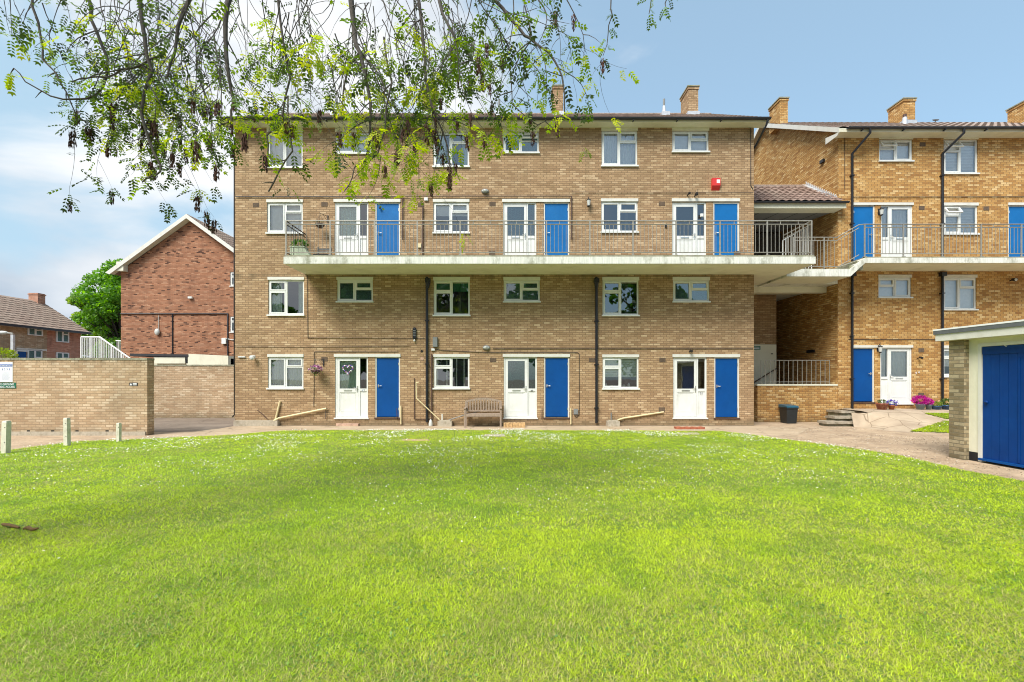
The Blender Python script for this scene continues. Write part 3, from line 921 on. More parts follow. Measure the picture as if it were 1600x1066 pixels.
for a, b, c, d, *_ in stores: holes.append((xx(a), xx(b), c, d))
m = MB()
wall_front(m, YF, XL, XR, -0.1, ZS, holes)
m.quad((XL, YF, -0.1), (XL, YB, -0.1), (XL, YB, ZS), (XL, YF, ZS))
m.quad((XR, YF, -0.1), (XR, YB, -0.1), (XR, YB, ZS), (XR, YF, ZS))
m.quad((XL, YB, -0.1), (XR, YB, -0.1), (XR, YB, ZS), (XL, YB, ZS))
ridge_y, ridge_z = 20.1, 13.02
for X in (XL, XR):
    m.add([(X, YF, ZS), (X, YB, ZS), (X, YB, 10.60), (X, 20.2, 13.12), (X, YF, 10.60)], [(0, 1, 2, 3, 4)])
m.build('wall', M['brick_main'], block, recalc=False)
# floors and partition inside so that rooms are rooms
m = MB()
for z in (2.60, 5.1, 7.95): m.box(XL + .05, XR - .05, YF + 0.32, YB - .05, z, z + 0.2)
m.box(XL + .05, XR - .05, YF + 3.2, YF + 3.3, 0, ZS - .1)
for X in (-5.2, -1.9, 0.9, 4.0, 7.0): m.box(X, X + 0.1, YF + 0.32, YF + 3.2, 0.01, ZS - .1)
m.build('interior', M['room_dark'], block)

for a, b, c, d, kind, tall, dress, vo, hd in wins:
    window(block, xx(a), xx(b), zz(d), zz(c), YF, kind, tall, dress, head=hd / 45 if hd else 0.0, vent_open=vo, blind_to=0.42)
# cream infill boards between the top windows and the soffit
for a, b, c, d, kind, *_ in wins[:6]:
    m = MB(); m.box(xx(a) - .01, xx(b) + .01, YF - 0.02, YF - 0.001, zz(c), ZS - 0.002)
    m.build('head_board', M['cream'], block)
for a, b, c, d, side, dress, num in doors:
    nn = None
    if num: nn = (num[0], xx(num[1], YF + .03), zz(num[2], YF + .03), num[3], num[4])
    front_door(block, xx(a), xx(b), c, d, YF, side, dress, nn)
for i, (a, b, c, d, mt) in enumerate(stores):
    store_door(block, xx(a), xx(b), c, d, YF, mt, 'L', True)
# white fascia boards over each pair of doors
for a, b, y in ((522, 625.5, 311.5), (785, 890, 311.5), (1050, 1155, 310.5), (522.5, 625.5, 553.2), (786, 890, 553.2), (1051, 1155.5, 553.6)):
    m = MB(); m.box(xx(a) - .01, xx(b) + .01, YF - 0.03, YF - 0.001, zz(y + 4.6), zz(y))
    m.build('fascia_board', M['white_paint'], block)

# roof
m = MB()
eY, eZ = 15.60, 10.44
xa, xb = XL - 0.32, XR + 0.32
ridge_y, ridge_z = 20.2, 13.19
roof_slope(m, (xa, eY, eZ), (xb, eY, eZ), (xa, ridge_y, ridge_z), (xb, ridge_y, ridge_z))
roof_slope(m, (xb, YB + 0.4, eZ), (xa, YB + 0.4, eZ), (xb, ridge_y, ridge_z), (xa, ridge_y, ridge_z))
n_ = 44
for i in range(n_):
    x0 = xa + (xb - xa) * i / n_
    m.tube([(x0, ridge_y, ridge_z - 0.03), (x0 + (xb - xa) / n_ * 0.96, ridge_y, ridge_z - 0.03)], 0.10, 8)
roof = m.build('roof', M['tile'], block, recalc=False)
chimney(roof, xx(864.5, 19.3), xx(880, 19.3), 19.3, 20.15, 12.62, zz(135, 19.3), M['brick_main'])
chimney(roof, xx(1075.5, 19.3), xx(1091, 19.3), 19.3, 20.15, 12.62, zz(136, 19.3), M['brick_main'])
chimney(roof, xx(660, 19.3), xx(677, 19.3), 19.3, 20.15, 12.62, zz(137, 19.3), M['brick_main'])
for px_ in (526, 780, 1037.5):
    k = MB(); c = P(px_, 160, 18.6)
    k.tube([(c.x, 18.6, 12.0), (c.x, 18.6, zz(155, 18.6))], 0.045, 8)
    k.build('vent_pipe', M['grey_plastic'], roof)
    k = MB(); k.tube([(c.x, 18.6, 12.15), (c.x, 18.6, 12.62)], [0.10, 0.055], 8); k.box(c.x - .16, c.x + .16, 18.35, 18.75, 12.12, 12.28)
    k.build('flashing', M['lead'], roof)
# gutter, fascia, soffit, bargeboard
m = MB(); gutter_run(m, xa, xb, eY - 0.06, eZ - 0.012, 0.068)
for i in range(12):
    x0 = xa + 0.7 + i * 1.48; m.box(x0, x0 + 0.03, eY - 0.11, eY + 0.02, eZ - 0.12, eZ - 0.09)
gut = m.build('gutter', M['gutter'], block)
m = MB(); m.box(xa, xb, eY + 0.01, eY + 0.03, ZS - 0.01, eZ - .01); m.box(xa, xb, eY + 0.03, YF + .02, ZS, ZS + 0.02)
m.build('soffit', M['cream'], block)
for X, s in ((xa, 1), (xb, -1)):
    m = MB()
    pr = [(X, eY, eZ + 0.01), (X, ridge_y, ridge_z), (X, YB + 0.4, eZ + 0.01), (X, YB + 0.4, eZ - 0.16), (X, ridge_y, ridge_z - 0.2), (X, eY, eZ - 0.16)]
    m.prism(pr, (s * 0.02, 0, 0))
    m.build('bargeboard', M['white_paint'], block)
    m = MB()
    Xw = XL if s > 0 else XR
    m.quad((X, eY, eZ - .07), (Xw, eY, eZ - .07), (Xw, ridge_y, ridge_z - 0.07), (X, ridge_y, ridge_z - 0.07))
    m.build('verge_soffit', M['cream'], block)
# downpipe bracket at the right-hand end of the gutter
m = MB()
m.tube([(xx(1200, 15.5), 15.52, 10.35), (xx(1199, 15.5), 15.55, 10.2), (XR + 0.07, 15.95, 9.75), (XR + 0.08, 16.4, 9.6), (XR + 0.08, 16.4, 5.6)], 0.034, 8)
m.build('downpipe', M['black_plastic'], block)

# ---- balcony
YR = 14.5
bx0, bx1 = xx(443, YR), xx(1275, YR)
zb0, zb1 = 5.25, 5.47
m = MB()
m.box(bx0, bx1, YR, YF - .003, zb0, zb1)
m.box(XR + .003, bx1, YF - .003, 17.9, zb0, zb1)
balc = m.build('balcony', M['slab'], block)
m = MB()
m.box(bx0 + 0.03, bx1 - 0.03, YR + 0.03, YF - .004, zb1 - .001, zb1 + 0.055)
m.box(XR + .005, bx1 - 0.03, YF - .004, 17.8, zb1 - .001, zb1 + 0.055)
m.build('deck', M['moss'], balc)
m = MB(); m.box(bx0 + 0.06, bx1 - .06, YR + .06, YF - .005, zb0 - 0.006, zb0 + .001); m.box(XR + .006, bx1 - .06, YF - .005, 17.85, zb0 - .006, zb0 + .001)
m.build('soffit', M['cream'], balc)
yr = YR + 0.09
zr_ = zb1 + 0.055
pp = [447, 516, 585, 652, 719, 787.3, 853.8, 921.6, 989, 1056.4, 1125, 1198.7, 1268]
px_ = [xx(p, yr) for p in pp]
for i in range(len(px_) - 1):
    m = MB(); railing_bay(m, (px_[i], yr, zr_), (px_[i+1], yr, zr_)); m.build('railing_panel', M['galv'], balc)
for x in px_:
    m = MB(); post(m, (x, yr, zr_), 1.11); m.build('railing_post', M['galv'], balc)
m = MB(); railing_bay(m, (px_[0], yr, zr_), (px_[0], YF - .03, zr_)); 
m.build('railing_panel', M['gutter'], balc)
m = MB(); railing_bay(m, (px_[-1], yr, zr_), (px_[-1], 16.05, zr_)); m.build('railing_panel', M['galv'], balc)

# ---- fittings on the front
def pipe(pts, r, mat, name='downpipe', parent=block, Y=YF, off=0.05, n=8, brackets=False):
    m = MB()
    q = [P(a, b, Y - off) for a, b in pts]
    m.tube(q, r, n)
    if brackets:
        top, bot = q[0], q[-1]
        z = bot.z + 0.5
        while z < top.z - 0.3:
            m.box(bot.x - r * 1.6, bot.x + r * 1.6, Y - off - r * 1.2, Y - 0.001, z, z + 0.035); z += 1.5
    return m.build(name, mat, parent)
pipe([(667, 433), (667, 660)], 0.045, M['black_plastic'], brackets=True, off=0.07)
pipe([(932, 433), (932, 661)], 0.045, M['black_plastic'], brackets=True, off=0.07)
for px0 in (668.5, 932):
    m = MB(); c = P(px0, 438, YF - 0.07)
    m.box(c.x - 0.085, c.x + 0.085, YF - 0.15, YF - .005, c.z - 0.09, c.z + 0.06)
    m.tube([(c.x, YF - 0.07, c.z - .08), (c.x, YF - 0.07, c.z - 0.28)], [0.08, 0.048], 8)
    m.build('hopper', M['black_plastic'], block)
pipe([(674.5, 553), (674.5, 655)], 0.022, M['brown_pipe'], 'waste_pipe', brackets=True)
pipe([(660.5, 322), (660.5, 399)], 0.022, M['brown_pipe'], 'waste_pipe')
pipe([(893, 306), (893, 374)], 0.018, M['brown_pipe'], 'waste_pipe')
pipe([(629, 308), (629, 375)], 0.018, M['brown_pipe'], 'waste_pipe')
pipe([(1173, 200), (1173, 290), (1177, 296)], 0.012, M['cable'], 'cable', off=0.02)
pipe([(368, 307.3), (629, 307.3)], 0.014, M['gutter'], 'conduit', off=0.03, n=6)
pipe([(626, 306.6), (893, 306.6)], 0.014, M['gutter'], 'conduit', off=0.05, n=6)
pipe([(893, 300), (1177, 301)], 0.008, M['cable'], 'cable', off=0.03, n=5)
pipe([(369, 542), (480, 542.5), (640, 541)], 0.007, M['cable'], 'cable', off=0.02, n=5)
pipe([(676, 545), (690, 547.5), (760, 551), (902, 551)], 0.009, M['cable'], 'cable', off=0.02, n=5)
pipe([(770, 544.5), (932, 544.5), (1177, 544.5)], 0.011, M['cable'], 'conduit', off=0.03, n=5)
pipe([(480, 430), (481, 528), (560, 528.3), (664, 529)], 0.008, M['cable'], 'cable', off=0.02, n=5)
pipe([(902, 551), (905, 553), (905, 648), (901, 652), (898, 650)], 0.009, M['cable'], 'cable', off=0.02, n=5)
pipe([(490, 635), (491, 600), (491, 550), (493, 549.5), (622, 550)], 0.008, M['cable'], 'cable', off=0.02, n=5)
pipe([(1090, 296), (1091, 310)], 0.006, M['cable'], 'cable', off=0.02, n=5)
# corner downpipe at the left end
pipe([(366, 214), (366, 520), (366.5, 648), (363, 652)], 0.02, M['black_plastic'], 'downpipe', off=-0.02)
# yellowed plastic waste pipes
pipe([(430.5, 656), (432.5, 648), (437.5, 627)], 0.034, M['yellow_pipe'], 'waste_pipe')
pipe([(428, 657.5), (436, 653.5), (510, 638.5)], 0.034, M['yellow_pipe'], 'waste_pipe', off=0.08)
pipe([(512, 638), (509, 638), (509, 655)], 0.012, M['cable'], 'waste_pipe')
pipe([(402, 641), (410, 647), (418, 655)], 0.014, M['brown_pipe'], 'waste_pipe')
pipe([(626.5, 634), (626.5, 663)], 0.022, M['yellow_pipe'], 'waste_pipe')
pipe([(892, 638), (892, 663)], 0.022, M['yellow_pipe'], 'waste_pipe')
pipe([(620, 638), (620.5, 655)], 0.012, M['brown_pipe'], 'waste_pipe')
pipe([(847, 638), (846.5, 656)], 0.012, M['brown_pipe'], 'waste_pipe')
pipe([(647.5, 591), (647.5, 655), (676, 655.5)], 0.013, M['brown_pipe'], 'waste_pipe', off=0.03)
pipe([(654.5, 597.5), (650.5, 598), (650.5, 622), (686.5, 656)], 0.020, M['yellow_pipe'], 'waste_pipe', off=0.12)
pipe([(691, 647), (691, 657)], 0.026, M['white_paint'], 'waste_pipe', off=0.12)
pipe([(700, 657), (723, 649.5), (760, 640)], 0.016, M['grey_plastic'], 'waste_pipe', off=0.1)
pipe([(965, 656.5), (975, 653.5), (1037, 644)], 0.030, M['yellow_pipe'], 'waste_pipe')
pipe([(955, 645), (955, 656)], 0.02, M['grey_plastic'], 'waste_pipe')
for a, b, t_ in ((400, 320.5, 0), (507, 319.5, 0), (658, 320, 0), (769.5, 319, 0), (1034, 318.5, 0), (507, 561.5, 0), (770.5, 562.5, 0), (925, 562.5, 0), (1035, 562.5, 0), (1034, 640, 0), (1152, 396, 0), (769, 396, 0)):
    air_brick(block, a, b, YF)
# pale render patches / marks are real fillings of mortar
def wall_disc(px, py, r, mat, name, Y=YF, parent=block, t_=0.01):
    c = P(px, py, Y); k = MB()
    k.tube([(c.x, Y - t_, c.z), (c.x, Y + 0.01, c.z)], r, 14); return k.build(name, mat, parent)
wall_disc(659, 549, 0.045, M['vent_hole'], 'vent_hole')
wall_disc(659.5, 560.5, 0.065, M['pink_step'], 'blanking_plate')
for px0, py0, w_, h_, mt in ((677, 546.5, 0.12, 0.08, 'upvc'), (666, 312, 0.13, 0.11, 'upvc'), (899.5, 643.5, 0.15, 0.19, 'grey_plastic'), (1096, 337, 0.10, 0.11, 'upvc'), (378.5, 558, 0.24, 0.045, 'upvc'), (1040, 353, 0.05, 0.12, 'black_plastic'), (656, 384.5, 0.12, 0.15, 'yellow_pipe'), (594, 325, 0.06, 0.06, 'black_plastic')):
    c = P(px0, py0, YF); k = MB(); k.box(c.x - w_/2, c.x + w_/2, YF - 0.05, YF - .001, c.z - h_/2, c.z + h_/2)
    k.box(c.x - w_/2 + .01, c.x + w_/2 - .01, YF - 0.058, YF - .05, c.z - h_/2 + .01, c.z + h_/2 - .01)
    k.build('junction_box', M[mt], block)
# bulkhead lamps
def bulkhead(px, py, Y, parent, w_=0.27):
    c = P(px, py, Y); k = MB()
    k.ball((c.x, Y - 0.03, c.z), w_ / 2, 1, 0.35, 0.62, 16, 8); k.box(c.x - .05, c.x + .05, Y - .03, Y - .001, c.z - .03, c.z + .03)
    b_ = k.build('bulkhead_lamp', M['grey_plastic'], parent)
    k = MB(); k.ball((c.x, Y - 0.07, c.z), w_ * 0.38, 1, 0.45, 0.55, 16, 8); k.build('lamp_glass', M['lamp_glass'], b_)
    k = MB()
    for d in (-0.045, 0, 0.045): k.tube([(c.x + d, Y - 0.10, c.z - 0.07), (c.x + d, Y - 0.135, c.z), (c.x + d, Y - 0.10, c.z + 0.07)], 0.005, 5)
    k.build('lamp_guard', M['grey_plastic'], b_)
bulkhead(758, 299.5, YF, block); bulkhead(760, 543.5, YF, block)
# lantern by the pipe, wall lantern upstairs
def lantern(px, py, Y, parent):
    c = P(px, py, Y); k = MB()
    k.box(c.x - .04, c.x + .04, Y - .02, Y - .001, c.z - .08, c.z + .16)
    k.tube([(c.x, Y - .02, c.z + .12), (c.x, Y - .10, c.z + .18), (c.x, Y - .12, c.z + .12)], .012, 6)
    k.lathe((c.x, Y - .12, c.z), [(0.002, .14), (.08, .10), (.085, .09), (.05, .085)], 10)
    k.lathe((c.x, Y - .12, c.z), [(0.05, -.10), (.055, -.12), (.002, -.15)], 10)
    l_ = k.build('wall_lantern', M['black_plastic'], parent)
    k = MB(); k.lathe((c.x, Y - .12, c.z), [(.045, -.1), (.07, .085)], 10); k.build('lamp_glass', M['lamp_glass'], l_)
lantern(919, 319, YF, block)
# black heater-shaped outlet cover and the grey utility box
c = P(648, 521, YF); k = MB()
k.box(c.x - .06, c.x + .06, YF - .07, YF - .001, c.z - .17, c.z + .15); k.ball((c.x, YF - .035, c.z + .15), .06, 1, .6, 1, 10, 6); k.ball((c.x, YF - .035, c.z - .17), .06, 1, .6, 1, 10, 6)
o = k.build('outlet_cover', M['black_plastic'], block)
k = MB()
for dz in (-.1, -.04, .02, .08): k.box(c.x - .045, c.x + .045, YF - .078, YF - .0705, c.z + dz, c.z + dz + .02)
k.build('grille', M['grey_plastic'], o)
k = MB(); k.lathe((c.x, YF - .06, c.z - .30), [(.002, 0), (.03, .01), (.035, .06), (.01, .09)], 8); k.build('bracket', M['upvc'], o)
c = P(680.5, 535, YF); k = MB(); k.box(c.x - .08, c.x + .08, YF - .10, YF - .001, c.z - .17, c.z + .17); k.box(c.x - .07, c.x + .07, YF - .115, YF - .10, c.z - .16, c.z + .16)
k.build('utility_box', M['grey_plastic'], block)
# round white floodlight and small cameras
def spot(px, py, Y, parent, r=.09, mat='lamp_glass', body='upvc', nm='floodlight'):
    c = P(px, py, Y); k = MB()
    k.tube([(c.x, Y - .001, c.z - .02), (c.x, Y - .06, c.z - .02), (c.x + .02, Y - .09, c.z)], .02, 6)
    k.tube([(c.x + .02, Y - .08, c.z + .01), (c.x, Y - .20, c.z - .02)], [r * .8, r], 14)
    s_ = k.build(nm, M[body], parent)
    k = MB(); k.ball((c.x, Y - .21, c.z - .02), r * .8, 1, .3, 1, 12, 6); k.build('lens', M[mat], s_)
spot(398, 558.5, YF, block, .085)
spot(1077, 548.5, YF, block, .05, 'vent_hole', 'black_plastic', 'security_light')
spot(1085, 306, YF, block, .055, 'vent_hole', 'black_plastic', 'security_light')
spot(1074, 304.5, YF, block, .04, 'vent_hole', 'black_plastic', 'security_light')
c = P(1117.5, 289, YF); k = MB()
k.prism([(c.x - .14, YF - .001, c.z + .2), (c.x - .14, YF - .10, c.z + .2), (c.x - .14, YF - .10, c.z - .06), (c.x - .14, YF - .001, c.z - .2)], (.28, 0, 0))
al = k.build('alarm_box', M['red_box'], block)
k = MB(); k.box(c.x + .01, c.x + .12, YF - .104, YF - .1005, c.z + .02, c.z + .14); k.build('alarm_sticker', M['sign_white'], al)
text('1', (c.x + .065, YF - .106, c.z + .08), .09, M['print_grey'], al, 'lettering')
# concrete gully surrounds and plinth blocks
for px0, px1, y0_, nm in ((684, 706, 656, 'gully_block'), (949, 968, 656, 'gully_block')):
    k = MB(); a = P(px0, 0, 15.75).x; b = P(px1, 0, 15.75).x
    k.box(a, b, 15.7, YF - .002, -.02, .17); k.box(a + .05, b - .05, 15.75, YF - .05, .17, .20); k.build(nm, M['concrete'], block)
k = MB(); k.box(xx(369), xx(437), 15.84, YF - .002, -.03, .18); k.build('plinth_ledge', M['concrete'], block)
k = MB(); c = P(673, 660, 15.85); k.lathe((c.x, 15.85, 0), [(.07, 0), (.075, .08), (.04, .2), (.01, .23)], 8); k.build('gully_cap', M['lamp_glass'], block)

# ================================================================== RIGHT BLOCK
Y2 = 17.3
S2 = F / Y2
def x2(px): return (px - CX) / S2
def z2(py): return H + (HY - py) / S2
rb = empty('apartment_block', (12.3, Y2, 0.5), 'orange brick block of flats behind the blue garage, gable end facing left', 'apartment block')
XG = x2(1309)
XE = XG + 15.5
ZS2 = z2(216)
YB2 = 27.1
wins2 = [
    (1373.5, 1426, 218, 251.5, 'small', 'R', 'pale', True, 0),
    (1474.5, 1528, 218, 271, 'big', 'R', 'slats', True, 0),
    (1474.5, 1528, 317, 365.5, 'big', 'R', 'slats', True, 4.5),
    (1372.5, 1424, 429.5, 464.5, 'small', 'R', 'pale', False, 4.5),
    (1473.5, 1526, 429.5, 483.5, 'big', 'L', 'pale', False, 4.5),
    (1472.5, 1526, 540, 588, 'big', 'R', 'roller', False, 4.5),
    (1637, 1690, 218, 271, 'big', 'L', 'pale', False, 0),
    (1640, 1692, 429.5, 464.5, 'small', 'L', 'pale', False, 4.5)]
zt2, zd2, zg2 = z2(320.5), 5.84, z2(631)
doors2 = [(1376.5, 1426, zd2, zt2, 'L', 'white', None), (1375.5, 1425, zg2, z2(543), 'L', 'white', None), (1620, 1668, zd2, zt2, 'L', 'white', None)]
stores2 = [(1332.5, 1367, zd2, zt2, 'blue_upper'), (1331, 1366, z2(628.5), z2(543), 'blue'), (1575.5, 1610, zd2, zt2, 'blue_upper')]
holes = []
for a, b, c, d, *_ in wins2: holes.append((x2(a), x2(b), z2(d), z2(c)))
for a, b, c, d, *_ in doors2 + stores2: holes.append((x2(a), x2(b), c, d))
m = MB()
wall_front(m, Y2, XG, XE, -0.1, ZS2, holes)
ap = ((Y2 + YB2) / 2, 13.85)
eY2, eZ2 = Y2 - 0.48, z2(216) + 0.13
sl2 = (ap[1] + .08 - eZ2) / (ap[0] - eY2)
zw2 = eZ2 + .48 * sl2 - .06
m.add([(XG, Y2, -0.1), (XG, YB2, -0.1), (XG, YB2, zw2), (XG, ap[0], ap[1] + .02), (XG, Y2, zw2)], [(0, 1, 2, 3, 4)])
m.add([(XE, Y2, -0.1), (XE, YB2, -0.1), (XE, YB2, ZS2), (XE, ap[0], ap[1] - .1), (XE, Y2, ZS2)], [(0, 1, 2, 3, 4)])
m.quad((XG, YB2, -0.1), (XE, YB2, -0.1), (XE, YB2, ZS2), (XG, YB2, ZS2))
m.build('wall', M['brick_orange'], rb, recalc=False)
m = MB()
for z in (3.0, 5.35, 8.4): m.box(XG + .05, XE - .05, Y2 + 0.32, YB2 - .05, z, z + 0.2)
m.box(XG + .05, XE - .05, Y2 + 3.2, Y2 + 3.3, 0, ZS2 - .1)
m.build('interior', M['room_dark'], rb)
for a, b, c, d, kind, tall, dress, vo, hd in wins2:
    window(rb, x2(a), x2(b), z2(d), z2(c), Y2, kind, tall, dress, head=hd / S2 if hd else 0.0, vent_open=vo, blind_to=0.65)
for i in (0, 1, 6):
    a, b, c, d = wins2[i][:4]
    m = MB(); m.box(x2(a) - .01, x2(b) + .01, Y2 - 0.02, Y2 - 0.001, z2(c), ZS2 - 0.002); m.build('head_board', M['cream'], rb)
for a, b, c, d, side, dress, num in doors2: front_door(rb, x2(a), x2(b), c, d, Y2, side, dress, None)
for a, b, c, d, mt in stores2: store_door(rb, x2(a), x2(b), c, d, Y2, mt, 'R', True)
for a, b, y in ((1332, 1426.5, 317), (1330.5, 1425.5, 539.6), (1575, 1668, 317)):
    m = MB(); m.box(x2(a) - .01, x2(b) + .01, Y2 - 0.03, Y2 - 0.001, z2(y + 3.8), z2(y)); m.build('fascia_board', M['white_paint'], rb)
m = MB()
eY2, eZ2 = Y2 - 0.48, z2(216) + 0.13
xa2, xb2 = XG - 0.0, XE
roof_slope(m, (XG - 0.28, eY2, eZ2), (XE, eY2, eZ2), (XG - 0.28, ap[0], ap[1] + .08), (XE, ap[0], ap[1] + .08))
roof_slope(m, (XE, YB2 + .48, eZ2), (XG - .28, YB2 + .48, eZ2), (XE, ap[0], ap[1] + .08), (XG - .28, ap[0], ap[1] + .08))
roof2 = m.build('roof', M['tile'], rb, recalc=False)
def cx_at(px, Y): return (px - CX) / F * Y
for pa, pb, pt in ((1216, 1231, 154), (1412, 1430, 155), (1606, 1624, 156)):
    chimney(roof2, max(XG - .25, cx_at(pa, 20.6)), cx_at(pb, 20.6), 20.6, 21.45, 12.98, H + (HY - pt) / F * 20.6, M['brick_orange'], flash=pa > 1300)
k = MB(); k.tube([(cx_at(1413.5, 20), 20.0, 12.6), (cx_at(1413.5, 20), 20.0, H + (HY - 179) / F * 20)], .07, 8); k.build('vent_pipe', M['brown_pipe'], roof2)
k = MB(); k.tube([(cx_at(1413.5, 20), 20.0, 12.5), (cx_at(1413.5, 20), 20.0, 12.95)], [.13, .08], 8); k.build('flashing', M['lead'], roof2)
k = MB(); c = P(1462, 189, 21.6); k.lathe((c.x, 21.6, c.z), [(.002, .0), (.12, .015), (.17, .05)], 14, 1, .3); k.tube([(c.x, 21.7, 13.6), (c.x, 21.6, c.z)], .02, 6); k.build('satellite_dish', M['grey_plastic'], roof2)
m = MB(); gutter_run(m, XG - .02, XE, eY2 - .06, eZ2 - .012, .068)
for i in range(10):
    x0 = XG + .5 + i * 1.5; m.box(x0, x0 + .03, eY2 - .11, eY2 + .02, eZ2 - .13, eZ2 - .09)
m.build('gutter', M['gutter'], rb)
m = MB(); m.box(XG - .28, XE, eY2 + .01, eY2 + .03, ZS2 - .01, eZ2 - .01); m.box(XG - .28, XE, eY2 + .03, Y2 + .02, ZS2, ZS2 + .02)
m.build('soffit', M['cream'], rb)
m = MB()
X = XG - .30
m.prism([(X, eY2, eZ2 + .01), (X, ap[0], ap[1] + .08), (X, YB2 + .48, eZ2 + .01), (X, YB2 + .48, eZ2 - .17), (X, ap[0], ap[1] - .12), (X, eY2, eZ2 - .17)], (.02, 0, 0))
m.prism([(X, eY2, eZ2 - .17), (X, eY2 + .72, ZS2 + .12), (X, eY2 + .72, ZS2 - .12), (X, eY2 + .1, ZS2 - .12)], (.02, 0, 0))
m.build('bargeboard', M['white_paint'], rb)
m = MB(); m.quad((X + .01, eY2, eZ2 - .07), (XG + .01, eY2, eZ2 - .07), (XG + .01, ap[0], ap[1] + .01), (X + .01, ap[0], ap[1] + .01)); m.quad((X + .01, YB2 + .48, eZ2 - .07), (XG + .01, YB2 + .48, eZ2 - .07), (XG + .01, ap[0], ap[1] + .01), (X + .01, ap[0], ap[1] + .01))
m.build('verge_soffit', M['cream'], rb)
for px0, off_top in ((1329.5, 1342), (1470, 1484)):
    m = MB(); x = x2(px0)
    m.tube([(x2(off_top), eY2 - .06, eZ2 - .06), (x2(off_top), eY2 - .06, eZ2 - .22), (x, Y2 - .07, eZ2 - .75), (x, Y2 - .07, zd2 + .1)], .040, 8)
    m.tube([(x, Y2 - .07, 5.6), (x, Y2 - .07, 0.45)], .040, 8)
    m.box(x - .09, x + .09, Y2 - .16, Y2 - .003, 5.45, 5.6)
    for zc in (1.6, 3.2, 4.8, 7.4, 9.2): m.box(x - .06, x + .06, Y2 - .12, Y2 - .002, zc, zc + .035)
    m.build('downpipe', M['black_plastic'], rb)
pipe([(1320, 214), (1320, 296)], .010, M['cable'], 'cable', rb, Y2, .02, 5)
pipe([(1326, 530.5), (1470, 530.5), (1600, 530)], .010, M['cable'], 'conduit', rb, Y2, .02, 5)
pipe([(1331, 308), (1600, 307.5)], .010, M['cable'], 'conduit', rb, Y2, .02, 5)
for a, b in ((1440, 325), (1541, 326), (1439.5, 547.5), (1439, 617), (1441.5, 226)): air_brick(rb, a, b, Y2)
lantern(1373.5, 333, Y2, rb); lantern(1371.5, 546, Y2, rb)
spot(1433.5, 559, Y2, rb, .045, 'vent_hole', 'black_plastic', 'security_light')
spot(1578, 438, Y2, rb, .07, 'lamp_glass', 'black_plastic', 'security_light')
text('4', (x2(1430.5), Y2 - .02, z2(583)), .12, M['sign_white'], rb, 'house_number')
text('4', (x2(1435), Y2 - .02, z2(582)), .12, M['sign_white'], rb, 'house_number')
# small black sign and vent on the gable
k = MB(); k.box(XG - .03, XG - .001, 18.6, 19.1, H + (HY - 549) / F * 18.8 - .06, H + (HY - 549) / F * 18.8 + .06); k.build('plate', M['black_plastic'], rb)
k = MB(); k.box(XG - .09, XG - .001, 18.0, 18.2, 10.1, 10.22); k.build('overflow_box', M['black_plastic'], rb)

# right balcony with its ramped end and the landing that joins it to the long balcony
YW = 16.05
k = MB()
lx1, lx2 = cx_at(1329, YW), cx_at(1352, YW)
k.box(lx2, XE, YW, Y2 - .003, 5.66, 5.84)
k.prism([(lx1, YW, 5.19), (lx1, YW, 5.44), (lx2, YW, 5.84), (lx2, YW, 5.66)], (0, Y2 - .003 - YW, 0))
balc2 = k.build('balcony', M['slab'], rb)
k = MB(); k.box(lx2 + .02, XE, YW + .03, Y2 - .004, 5.839, 5.88); k.build('deck', M['moss'], balc2)
k = MB(); k.box(lx2 + .1, XE, YW + .06, Y2 - .005, 5.654, 5.661); k.build('soffit', M['cream'], balc2)
# two steps down at the end
k = MB(); k.box(lx1 + .02, lx1 + .3, YW + .1, Y2 - .01, 5.44, 5.60); k.box(lx1 + .3, lx2, YW + .1, Y2 - .01, 5.44, 5.76); k.build('step', M['moss'], balc2)
ya = YW + .08
base2 = 5.88
pr = [cx_at(p, ya) for p in (1351, 1411.5, 1472.5, 1533, 1596, 1657, 1718)]
for i in range(len(pr) - 1):
    k = MB(); railing_bay(k, (pr[i], ya, base2), (pr[i+1], ya, base2), 1.15, .11, .12); k.build('railing_panel', M['galv'], balc2)
for x in pr:
    k = MB(); post(k, (x, ya, base2), 1.16); k.build('railing_post', M['galv'], balc2)
xs0 = cx_at(1309, ya)
k = MB(); railing_bay(k, (xs0, ya, 5.44), (pr[0] - .2, ya, 5.86), 1.15, .11, .10); k.tube([(pr[0] - .2, ya, 7.01), (pr[0], ya, 7.03)], .019, 6)
k.build('railing_panel', M['galv'], balc2)

# link building between the two blocks: landing slab, stair tower wall, lean roof
link = empty('stair_link', (10.3, 18, 0), 'tiled stair link with pale landing slabs joining the tan block to the orange block', 'stair building')
k = MB()
k.box(bx1 + .004, lx1 - .003, YW, 17.3, 5.19, 5.44)
k.box(bx1 + .004, XG - .004, 17.3, 21.58, 5.19, 5.44)  # landing extended back to the rear wall, shaped to keep daylight off the passage
k.box(XR + .004, bx1 + .004, 17.9, 21.58, 5.19, 5.44)
land = k.build('landing', M['slab'], link)
k = MB(); k.box(bx1 + .01, lx1 - .01, YW + .04, Y2, 5.439, 5.47); k.build('deck', M['moss'], land)
k = MB(); k.box(XR + .01, XG - .01, 17.9, 18.15, 4.97, 5.19); k.build('beam', M['cream'], land)
k = MB(); k.box(bx1 + .02, lx1 - .02, YW + .05, 17.25, 5.184, 5.191); k.box(XR + .01, XG - .01, 18.15, 19.55, 5.184, 5.191); k.build('soffit', M['cream'], land)
pl = [cx_at(p, ya) for p in (1240, 1287.5, 1309)]
k = MB(); railing_bay(k, (pl[0], ya, 5.45), (pl[1], ya, 5.45), 1.12, .11, .10); k.build('railing_panel', M['galv'], land)
k = MB(); railing_bay(k, (pl[1], ya, 5.45), (pl[2], ya, 5.45), 1.12, .11, .10); k.build('railing_panel', M['galv'], land)
